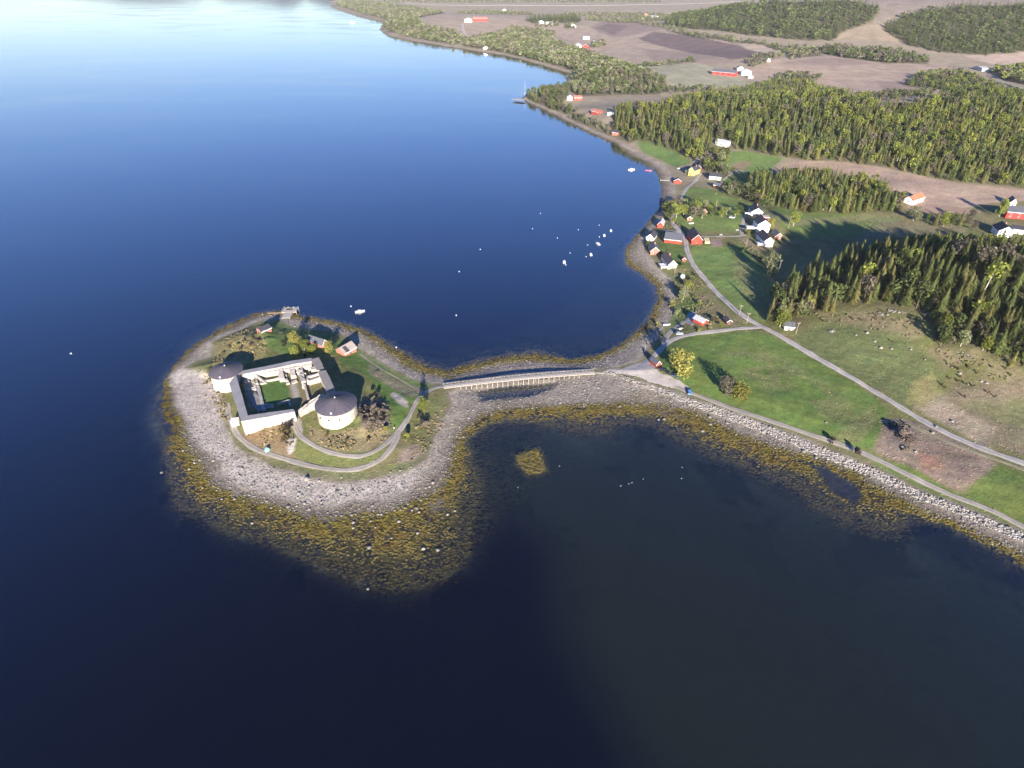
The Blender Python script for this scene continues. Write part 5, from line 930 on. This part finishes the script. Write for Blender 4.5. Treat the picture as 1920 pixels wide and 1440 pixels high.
# woods
def scatter(L, sp, hrange, kinds, seed, dens=1.0, clear=()):
    P = np.array(gpoly(L)); g = np.random.default_rng(seed); x0, y0 = P.min(0); x1, y1 = P.max(0)
    A, B = np.meshgrid(np.arange(x0, x1, sp), np.arange(y0, y1, sp)); A = (A+g.uniform(-.45, .45, A.shape)*sp).ravel(); B = (B+g.uniform(-.45, .45, B.shape)*sp).ravel()
    k = (sdist(A, B, P) > g.uniform(-1, 2, A.shape)) & (g.uniform(size=A.shape) < dens) & (zat(A, B) > .8)
    for cpx, cpy, cr in clear:
        c = gp(cpx, cpy); k &= np.hypot(A-c[0], B-c[1]) > cr
    A, B = A[k], B[k]; nz_ = fbm(A, B, 45, seed, 2); out = []
    names = [q[0] for q in kinds]; wts = np.array([float(q[1]) for q in kinds])
    for x_, y_, q in zip(A, B, nz_):
        ww = wts.copy(); ww[0] *= max(.15, 1+(q-.5)*3.5); ww /= ww.sum(); out.append((x_, y_, g.uniform(*hrange), names[g.choice(len(names), p=ww)]))
    return out
MIX = [('spruce',6),('olive',3.2),('green',.8),('birch',.55),('bare',.35)]; EDG = [('birch',3),('green',3),('bare',2),('grey',2),('spruce',1)]; SPO = [('spruce',9),('olive',1)]
W = []
W += scatter(WOODS[0], 4.9, (7, 18.5), MIX, 3, .92, [(1488,617,9),(1655,588,8),(1720,600,7)])
W += scatter(WOODS[1], 4.5, (7, 12), EDG, 4, .8, [(1488,617,9)])
W += scatter(WOODS[2], 4.6, (6, 11), EDG, 5, .6)
W += scatter(WOODS[3], 4.6, (10, 17), MIX, 6, .9, [(1686,378,10)])
W += scatter(WOODS[4], 5, (6, 10), EDG, 7, .85, [(1343,352,7)])
W += scatter(WOODS[5], 5.2, (7, 12), EDG, 8, .75, [(1305,305,8),(1350,275,9)])
W += scatter(WOODS[6], 6.2, (9, 17), [('spruce',6),('olive',3),('green',1.2),('birch',1.2),('bare',.6)], 9, .93, [(1350,275,15),(1306,237,11),(1115,215,15)])
W += scatter(WOODS[7], 7, (8, 14), [('spruce',3),('green',2),('birch',1),('bare',1)], 10, .7)
W += scatter(WOODS[8], 8, (9, 14), EDG, 11, .8)
W += scatter(WOODS[9], 6.5, (8, 14), [('spruce',3),('green',3),('bare',2)], 12, .8, [(1077,188,14)])
W += scatter(WOODS[10], 6, (5, 9), [('grey',3),('green',3),('bare',3)], 13, .75, [(1152,254,10)])
W += scatter(WOODS[11], 9, (9, 14), [('green',4),('grey',3),('bare',3),('spruce',.8)], 14, .9, [(1085,91,20),(909,93,14),(1098,91,22)])
W += scatter(WOODS[12], 13, (9, 14), [('green',4),('grey',3),('bare',4),('spruce',.5)], 15, .85)
W += scatter(WOODS[13], 14, (14, 20), SPO, 16, .9)
W += scatter(WOODS[14], 13, (13, 19), [('spruce',9),('green',1.5)], 17, .95)
W += scatter(WOODS[15], 12, (13, 19), [('spruce',9),('green',1)], 18, .95)
W += scatter(WOODS[16], 11, (10, 16), [('spruce',4),('bare',2),('green',2)], 19, .9)
W += scatter(WOODS[17], 12, (7, 11), [('bare',4),('green',3),('grey',2)], 20, .75)
for L_, sp in [([(1205,122),(1300,112),(1302,116),(1206,127)],10),([(1395,118),(1410,108),(1440,104),(1480,104),(1440,118),(1415,128)],10),([(1100,32),(1180,38),(1300,62),(1296,66),(1180,43),(1098,38)],13),([(1140,40),(1300,26),(1300,30),(1142,44)],14),([(855,22),(950,21),(1000,26),(998,29),(860,26)],16),([(1060,25),(1240,26),(1250,32),(1060,29)],16),([(1230,168),(1340,166),(1340,172),(1230,178)],8),([(1600,182),(1700,188),(1700,192),(1600,188)],9),([(720,0),(1000,-2),(1240,0),(1240,5),(720,6)],22),([(1460,142),(1510,138),(1540,148),(1520,160),(1440,160)],8),([(1650,176),(1745,178),(1745,186),(1650,188)],9),([(1060,48),(1068,44),(1080,46),(1078,54),(1062,54)],9),([(1108,80),(1130,78),(1138,86),(1110,90)],8),([(1005,42),(1045,42),(1045,50),(1005,52)],16)]: W += scatter(L_, sp, (6, 11), [('green',3),('bare',3),('grey',2)], int(L_[0][0]), .8)
W += scatter(WOODS[18], 6, (6, 10), EDG, 31, .8)
print('trees', len(W))
def where(px, py, x, y):
    if px > 1425 and py > 430:
        b_ = gp(1488, 618); d_ = math.hypot(x-b_[0], y-b_[1])
        if d_ < 40: return 'near the white cabin at the wood edge'
        if py > 600 or (py > 575 and px < 1745): return 'at the lower wood edge above the brown pasture' if px < 1800 else 'at the lower wood edge near the right border'
        if py < 505: return 'on the upper rim of the hill wood facing the meadow' if px < 1700 else 'on the upper rim of the hill wood below the farmhouse'
        return 'in the left part of the hill wood' if px < 1600 else 'in the middle of the hill wood' if px < 1760 else 'in the right part of the hill wood'
    if py > 305 and px < 1700: return 'in the left half of the grove under the ploughed field' if px < 1530 else 'in the right half of the grove under the ploughed field'
    if px < 1380: return 'among the houses near the yellow house'
    return 'along the front of the large wood above the ploughed field'
def screen(x, y, z_, h):
    a_, b_ = proj(x, y, z_); c_, d_ = proj(x, y, z_+h); return a_, b_, abs(b_-d_)
scr = [screen(x, y, float(zat(x, y)), h) for x, y, h, k in W]
CNT = {'c': 0, 'd': 0}; order = sorted(range(len(W)), key=lambda i: -scr[i][2]); restC = []; restD = []
LABT = {'spruce': 'dark green spruce', 'olive': 'olive-brown spruce with cones', 'birch': 'light yellow-green birch', 'green': 'fresh green leafy tree', 'bare': 'brown leafless tree', 'grey': 'grey-green budding tree', 'gold': 'golden tree'}
for i in order:
    x, y, h, k = W[i]; px, py, ph = scr[i]; con = k in ('spruce', 'olive'); key = 'c' if con else 'd'; vis = -10 < px < 1930 and py > 0
    if vis and CNT[key] < (296 if con else 240):
        CNT[key] += 1; wh = where(px, py, x, y)
        tree(k, LABT[k]+' '+wh, x, y, h*(1.05 if con else .95), 1.0 if con else .95, 'trees '+wh)
    else: (restC if con else restD).append(i)
def merge(name, ids, temps, cols, label, mat=WHITEM, wfac=1.0):
    VV, FF, CC = [], [], []; n0 = 0; g = np.random.default_rng(5); groups = {}
    for q, i in enumerate(ids): groups.setdefault((q % len(temps)), []).append(i)
    for ti, L_ in groups.items():
        TV, TF, TC = temps[ti]; M_ = len(L_); xy = np.array([[W[i][0], W[i][1]] for i in L_]); hh = np.array([W[i][2] for i in L_]); kc = np.array([cols[W[i][3]] for i in L_]); zz_ = zat(xy[:, 0], xy[:, 1])
        a_ = g.uniform(0, 6.28, M_); ww = hh*g.uniform(.85, 1.25, M_)*wfac; ca, sa = np.cos(a_)[:, None], np.sin(a_)[:, None]
        V = np.stack([(TV[None, :, 0]*ca-TV[None, :, 1]*sa)*ww[:, None]+xy[:, :1], (TV[None, :, 0]*sa+TV[None, :, 1]*ca)*ww[:, None]+xy[:, 1:], TV[None, :, 2]*hh[:, None]+zz_[:, None]-.1], -1).reshape(-1, 3)
        VV.append(V); FF.append((TF[None]+(np.arange(M_)*len(TV))[:, None, None]+n0).reshape(-1, 3)); CC.append((TC[None, :, None]*kc[:, None, :]*g.uniform(.75, 1.3, M_)[:, None, None]).reshape(-1, 3)); n0 += len(V)
    if VV: link(name, npmesh(name, np.concatenate(VV), np.concatenate(FF), mat, np.concatenate(CC)), kind='stuff', label=label)
yd = lambda i: W[i][1]
LO1 = [spruce_t(80+k, 10, 7, .235, .05) for k in range(4)]; LO2 = [spruce_t(90+k, 7, 6, .26, .02) for k in range(3)]; LD1 = [leafy_t(100+k, 110, .07, .24, .15) for k in range(4)]; LD2 = [leafy_t(110+k, 44, .13, .42, .08) for k in range(3)]
merge('spruce_forest', [i for i in restC if yd(i) < 1250], LO1, KIND, 'spruces filling the large wood'); merge('far_spruce_forest', [i for i in restC if yd(i) >= 1250], LO2, KIND, 'distant spruce forest on the far hills', wfac=1.25)
merge('deciduous_woodland', [i for i in restD if yd(i) < 1250], LD1, KIND, 'leafy trees mixed through the wood'); merge('far_woodland', [i for i in restD if yd(i) >= 1250], LD2, KIND, 'distant coastal woodland and hedges', wfac=1.2)
# ------------------------------------------------------------------ stones and seaweed
def rock_t(seed, n=6, flat=.65):
    g = np.random.default_rng(seed); V = [(0, 0, flat*g.uniform(.8, 1))]
    for z_, r_ in ((.42*flat, .78), (-.15, 1.0)):
        for k in range(n): a_ = 6.283*k/n+g.uniform(-.3, .3); q = r_*g.uniform(.75, 1.15); V.append((math.cos(a_)*q, math.sin(a_)*q, z_*g.uniform(.7, 1.3)))
    F_ = [(0, 1+k, 1+(k+1) % n) for k in range(n)]
    for k in range(n): a_, b_ = 1+k, 1+(k+1) % n; F_ += [(a_, a_+n, b_+n), (a_, b_+n, b_)]
    return np.array(V), np.array(F_), np.ones(len(V))*g.uniform(.8, 1.2)
RK = [rock_t(k) for k in range(6)]
def rockmat(name): m = noisy(name, (1, 1, 1), .8, .16, .9, .3, attr=True); return m
RM = rockmat('loose_rock'); BRM = [npmesh('rock', T[0], T[1], RM, np.repeat(T[2][:, None], 3, 1)*np.array([.17, .158, .14])) for T in RK]; BRD = [npmesh('rock', T[0], T[1], RM, np.repeat(T[2][:, None], 3, 1)*np.array([.25, .23, .20])) for T in RK]
def boulder(px, py, r_, lab, grp=None, pale=False, z_=None, h_=1.0):
    x, y, zz_ = gp(px, py); o = link('boulder', random.choice(BRD if pale else BRM), None, lab, 'boulder', grp, loc=(x, y, zz_+.05)); o.rotation_euler = (0, 0, random.uniform(0, 6.28)); o.scale = (r_, r_*random.uniform(.75, 1), r_*h_); return o
boulder(575, 899, 1.5, 'tall pale boulder standing at the grass edge below the perimeter path', pale=True, h_=1.6); boulder(692,1027,1.2,'large solitary boulder far out in the seaweed'); boulder(303,886,.8,'lone yellowish rock in the water west of the island'); boulder(690,1104,.7,'outermost rock awash south of the seaweed')
GB = 'boulders scattered over the island beach and seaweed'
for px, py in [(400,864),(380,915),(416,936),(440,936),(626,913),(533,923),(571,944),(641,967),(699,948),(709,965),(748,978),(662,980),(662,990),(695,977),(704,989),(813,924),(853,958),(773,957),(781,953),(786,960),(759,952),(734,1009),(794,1029),(821,1031),(783,1000),(579,913),(732,885),(750,882),(770,875),(473,981),(640,895),(500,898),(448,892),(355,880),(365,868),(343,845),(812,905),(839,965),(800,935),(476,905),(520,915),(560,925),(600,935),(640,930),(580,955),(540,950),(500,940),(720,905),(690,915)]: boulder(px, py, random.uniform(.6, 1.05), 'grey boulder on the island shore or in its seaweed', GB, random.random() < .5)
for px, py in [(1162,762),(1330,782),(1332,796),(1317,808),(1363,793),(1235,787),(1245,786),(1507,846),(1524,845),(1530,858),(1549,792)]: boulder(px, py, random.uniform(.8, 1.3), 'dark boulder at the seaweed edge below the shore track', 'boulders below the shore track')
for px, py in [(1626,624),(1640,640),(1652,652),(1672,654),(1708,655),(1734,674),(1785,790),(1755,800),(1800,700),(1755,1),(1840,715),(1850,718),(1692,838),(1717,847),(1749,812),(1560,622),(1605,628)][:17]:
    if py > 10: boulder(px, py, random.uniform(.7, 1.4), 'pale field boulder on the brown pasture', 'field boulders on the pasture', True)
for px, py, r_ in [(1655,588,5),(1672,583,4),(1690,584,3),(1740,590,3),(1800,662,4),(1815,668,3),(1765,600,3),(1890,580,4),(1905,575,3),(1560,622,3)]:
    for q in range(int(r_*1.6)): boulder(px+random.uniform(-9, 9)*r_/4, py+random.uniform(-3, 3), random.uniform(.6, 1.5), 'grey rock outcrop at the lower edge of the hill wood', 'rock outcrops at the wood edge', q % 2, h_=.6)
boulder(545, 824, 2.2, 'white bare rock scar at its upper end below the gate path', pale=True, h_=.5)
# riprap along the shore track: individual large stones, rest as stuff
RP = np.array(gpoly([(1110,700),(1137,695),(1203,716),(1266,736),(1287,746),(1349,765),(1422,792),(1516,828),(1564,848),(1637,878),(1710,914),(1797,949),(1914,998),(1990,1030),(1990,1050),(1914,1016),(1797,964),(1710,930),(1637,896),(1564,866),(1516,846),(1422,808),(1349,780),(1287,757),(1203,724),(1137,700)]))
def inside(P, n, g): 
    x0, y0 = P.min(0); x1, y1 = P.max(0); A = g.uniform(x0, x1, n*14); B = g.uniform(y0, y1, n*14); k = sdist(A, B, P) > 0; return A[k][:n], B[k][:n]
g7 = np.random.default_rng(77); A_, B_ = inside(RP, 3600, g7); rr_ = g7.uniform(.28, .62, len(A_)); big = 235
o_ = np.argsort(B_)[:]; pick = set(g7.choice(len(A_), big, replace=False).tolist())
for i in pick:
    o = link('armour_stone', BRD[i % 6] if i % 4 else BRM[i % 6], None, 'pale quarry stone in the long stone bank below the shore track', 'stone', 'quarry stones banked along the shore track', loc=(A_[i], B_[i], float(zat(A_[i], B_[i]))+.12)); q = g7.uniform(.55, .95); o.scale = (q, q*.8, q*.8); o.rotation_euler = (0, 0, g7.uniform(0, 6.28))
def mrock(name, A, B, R_s, cols, label, temps=RK, dz=0.0, hf=1.0):
    VV, FF, CC = [], [], []; n0 = 0; T_ = len(temps)
    for ti in range(T_):
        TV, TF, TC = temps[ti]; s = slice(ti, None, T_); a_, b_, r_, c_ = A[s], B[s], R_s[s], cols[s]; M_ = len(a_); z_ = zat(a_, b_); th = g7.uniform(0, 6.28, M_); ca, sa = np.cos(th)[:, None], np.sin(th)[:, None]; asp = g7.uniform(.6, 1, M_)[:, None]
        X_ = TV[None, :, 0]*r_[:, None]; Y_ = TV[None, :, 1]*r_[:, None]*asp
        V = np.stack([X_*ca-Y_*sa+a_[:, None], X_*sa+Y_*ca+b_[:, None], TV[None, :, 2]*r_[:, None]*hf+z_[:, None]+dz], -1).reshape(-1, 3)
        VV.append(V); FF.append((TF[None]+(np.arange(M_)*len(TV))[:, None, None]+n0).reshape(-1, 3)); CC.append(np.repeat(c_, len(TV), 0)); n0 += len(V)
    link(name, npmesh(name, np.concatenate(VV), np.concatenate(FF), RM, np.concatenate(CC)), kind='stuff', label=label)
rest = np.array([i for i in range(len(A_)) if i not in pick]); gc = g7.uniform(.6, 1.25, (len(rest), 1))
mrock('shore_stones', A_[rest], B_[rest], rr_[rest], gc*np.array([[.40, .365, .32]]), 'smaller stones of the bank along the shore track')
# loose beach stones
bx0 = (X > -160) & (X < 330) & (Y < 470); cand = np.argwhere(bx0 & (dV < -.5) & (dS > -1)); w8 = np.ones(len(cand)); pk = cand[g7.integers(0, len(cand), 17000)]
A2 = GX[pk[:, 1]]+g7.uniform(-.5, .5, len(pk)); B2 = GY[pk[:, 0]]+g7.uniform(-.5, .5, len(pk)); r2_ = np.clip(g7.lognormal(-1.35, .42, len(pk)), .12, .85); c2 = g7.uniform(.45, 1.35, (len(pk), 1))*np.array([[.225, .205, .175]])
mrock('beach_stones', A2, B2, r2_, c2, 'loose grey stones strewn over the beaches')
WD = [rock_t(30+k, 7, .2) for k in range(5)]
cand = np.argwhere(bx0 & (dS < 1.5) & (dW > -2.5) & (Z > -1.4)); pk = cand[g7.integers(0, len(cand), 15000)]; A3 = GX[pk[:, 1]]+g7.uniform(-.5, .5, len(pk)); B3 = GY[pk[:, 0]]+g7.uniform(-.5, .5, len(pk))
rt = rat[pk[:, 0], pk[:, 1]]; r3 = g7.uniform(.3, .95, len(pk)); c3 = g7.uniform(.72, 1.25, (len(pk), 1))*(np.array([[.128, .102, .022]])*(1-rt[:, None])+np.array([[.115, .085, .03]])*rt[:, None])
POOLS = [wpoly(q, 0) for q in ([(1485,859),(1520,872),(1535,885),(1550,905),(1563,924),(1585,932),(1600,945),(1614,930),(1610,918),(1590,902),(1550,878)],[(893,735),(905,752),(935,748),(965,744),(990,742),(1035,729),(1045,718),(960,724)])]
kp = np.ones(len(A3), bool)
for q in POOLS: kp &= sdist(A3, B3, q) < .5
A3, B3, r3, c3 = A3[kp], B3[kp], r3[kp], c3[kp]
mrock('seaweed', A3, B3, r3, c3, 'olive-brown seaweed clumps on the tidal flats', WD, .02)
# loose weed rafts fading out beyond the edge and in the lagoon corner
SPP = np.array([pp(*p) for p in [(875,815),(910,790),(1015,788),(1012,830),(965,845),(962,880),(1035,895),(990,930),(930,1000),(895,1010),(885,940)]])
A4, B4 = inside(SPP, 1500, g7); ISL = np.array([pp(*p) for p in [(965,852),(985,842),(1010,834),(1022,850),(1032,885),(1010,893),(985,893),(967,872)]]); A4b, B4b = inside(ISL, 420, g7); A4, B4 = np.r_[A4, A4b], np.r_[B4, B4b]; cand = np.argwhere(bx0 & (dW < 0) & (dW > -9)); pk = cand[g7.integers(0, len(cand), 2600)]; pk = pk[g7.uniform(size=len(pk)) < np.exp(dW[pk[:, 0], pk[:, 1]]/3.5)]
A4 = np.r_[A4, GX[pk[:, 1]]]; B4 = np.r_[B4, GY[pk[:, 0]]]; zz4 = zat(A4, B4); r4 = g7.uniform(.35, 1.1, len(A4)); c4 = g7.uniform(.6, 1.4, (len(A4), 1))*np.array([[.13, .10, .03]])
def floatw():
    VV, FF, CC = [], [], []; n0 = 0
    for i in range(len(A4)):
        TV, TF, TC = WD[i % 5]; V = TV*np.array([r4[i], r4[i]*.7, r4[i]*.5])+np.array([A4[i], B4[i], max(zz4[i]+.1, -.16)]); VV.append(V); FF.append(TF+n0); CC.append(np.repeat(c4[i:i+1], len(TV), 0)); n0 += len(V)
    link('floating_seaweed', npmesh('floating_seaweed', np.concatenate(VV), np.concatenate(FF), RM, np.concatenate(CC)), kind='stuff', label='loose seaweed rafts beyond the weed belt')
floatw()
SCB = [leafy_t(200+k, 34, .26, .8, .0, 5) for k in range(4)]
def scrub(name, label, L, n, rmin, rmax, cols, seed):
    g = np.random.default_rng(seed); A_l, B_l = [], []
    for poly, m_ in zip(L, n):
        P = np.array(gpoly(poly)); a_, b_ = inside(P, m_, g); k = fbm(a_, b_, 7, seed, 2) > .42; A_l.append(a_[k]); B_l.append(b_[k])
    A_l = np.concatenate(A_l); B_l = np.concatenate(B_l); c_ = np.array(cols)[g.integers(0, len(cols), len(A_l))]*g.uniform(.7, 1.3, (len(A_l), 1))
    mrock(name, A_l, B_l, g.uniform(rmin, rmax, len(A_l)), c_, label, SCB, -.1, .8)
TC_ = [(.30,.235,.12),(.24,.20,.09),(.34,.27,.17),(.17,.17,.06),(.26,.19,.11)]
scrub('heath_scrub', 'tan heath scrub on the island slopes', [[(580,800),(620,812),(690,802),(725,806),(722,828),(690,845),(630,845),(585,825)],[(365,690),(400,702),(418,740),(430,790),(415,790),(395,750)],[(400,650),(430,632),(470,615),(500,640),(495,672),(450,678),(400,690)],[(455,812),(520,795),(548,805),(545,850),(490,843)],[(672,765),(700,748),(728,768),(732,800),(700,812),(682,800)],[(775,800),(835,765),(840,745),(830,800),(800,850),(770,870)]], [330,200,320,160,150,160], .45, 1.15, TC_, 301)
DC_ = [(.15,.125,.10),(.20,.165,.13),(.11,.10,.075)]
scrub('thorn_scrub', 'leafless purple-grey thorn scrub on rock and banks', [[(672,762),(700,745),(728,765),(732,800),(700,812),(680,800)],[(1665,790),(1710,795),(1720,820),(1700,850),(1670,845)],[(535,790),(548,785),(550,830),(530,845),(522,815)]], [170,260,60], .6, 1.4, DC_, 302)
scrub('bank_scrub', 'brown and green scrub on banks and wood edges', [[(1262,560),(1290,545),(1330,560),(1375,605),(1320,612),(1262,600)],[(1240,405),(1262,390),(1272,420),(1240,440)],[(1530,585),(1680,590),(1745,620),(1700,640),(1600,610),(1520,612)],[(1745,650),(1800,660),(1900,690),(1900,720),(1780,690)],[(1270,500),(1290,500),(1325,540),(1290,550),(1262,530)],[(1390,452),(1420,465),(1440,520),(1420,500)],[(1560,405),(1700,400),(1720,430),(1600,430)],[(1345,335),(1400,350),(1390,385),(1340,365)],[(1262,290),(1300,300),(1310,320),(1290,300)]], [260,110,130,110,150,90,110,150,60], .45, 1.25, [(.24,.20,.11),(.17,.18,.07),(.28,.23,.14),(.20,.21,.07)], 303)
# rough tussocks on land near the camera
cand = np.argwhere((X > -160) & (X < 420) & (Y < 520) & (dV > .8)); pk = cand[g7.integers(0, len(cand), 26000)]; A5 = GX[pk[:, 1]]+g7.uniform(-.5, .5, len(pk)); B5 = GY[pk[:, 0]]+g7.uniform(-.5, .5, len(pk))
cc = C[pk[:, 0], pk[:, 1]]; gr = cc[:, 1]/(cc[:, 0]+1e-6); kk = (gr < 1.25) & (sdist(A5, B5, np.array(CT)) < 1)
A5, B5, cc = A5[kk], B5[kk], cc[kk]; 
mrock('grass_tussocks', A5, B5, g7.uniform(.25, .7, len(A5)), cc*g7.uniform(.65, 1.4, (len(A5), 1)), 'rough grass tussocks', WD, -.03, 1.4)


#HAZE_BEGIN
hm = bpy.data.materials.new('haze_air'); hm.use_nodes = True; ht = hm.node_tree
for n_ in list(ht.nodes):
    if n_.type != 'OUTPUT_MATERIAL': ht.nodes.remove(n_)
pv = ht.nodes.new('ShaderNodeVolumePrincipled'); pv.inputs['Color'].default_value = (.88, .93, 1.0, 1); pv.inputs['Density'].default_value = HAZE; pv.inputs['Anisotropy'].default_value = -.2
ht.links.new(pv.outputs[0], [n_ for n_ in ht.nodes if n_.type == 'OUTPUT_MATERIAL'][0].inputs['Volume'])
bv = [(x_, y_, z_) for x_ in (-9500, 21000) for y_ in (-700, 10500) for z_ in (-16, 470)]
link('haze', npmesh('haze', bv, [(0,1,3,2),(4,6,7,5),(0,4,5,1),(2,3,7,6),(0,2,6,4),(1,5,7,3)], hm), kind='stuff')
#HAZE_END
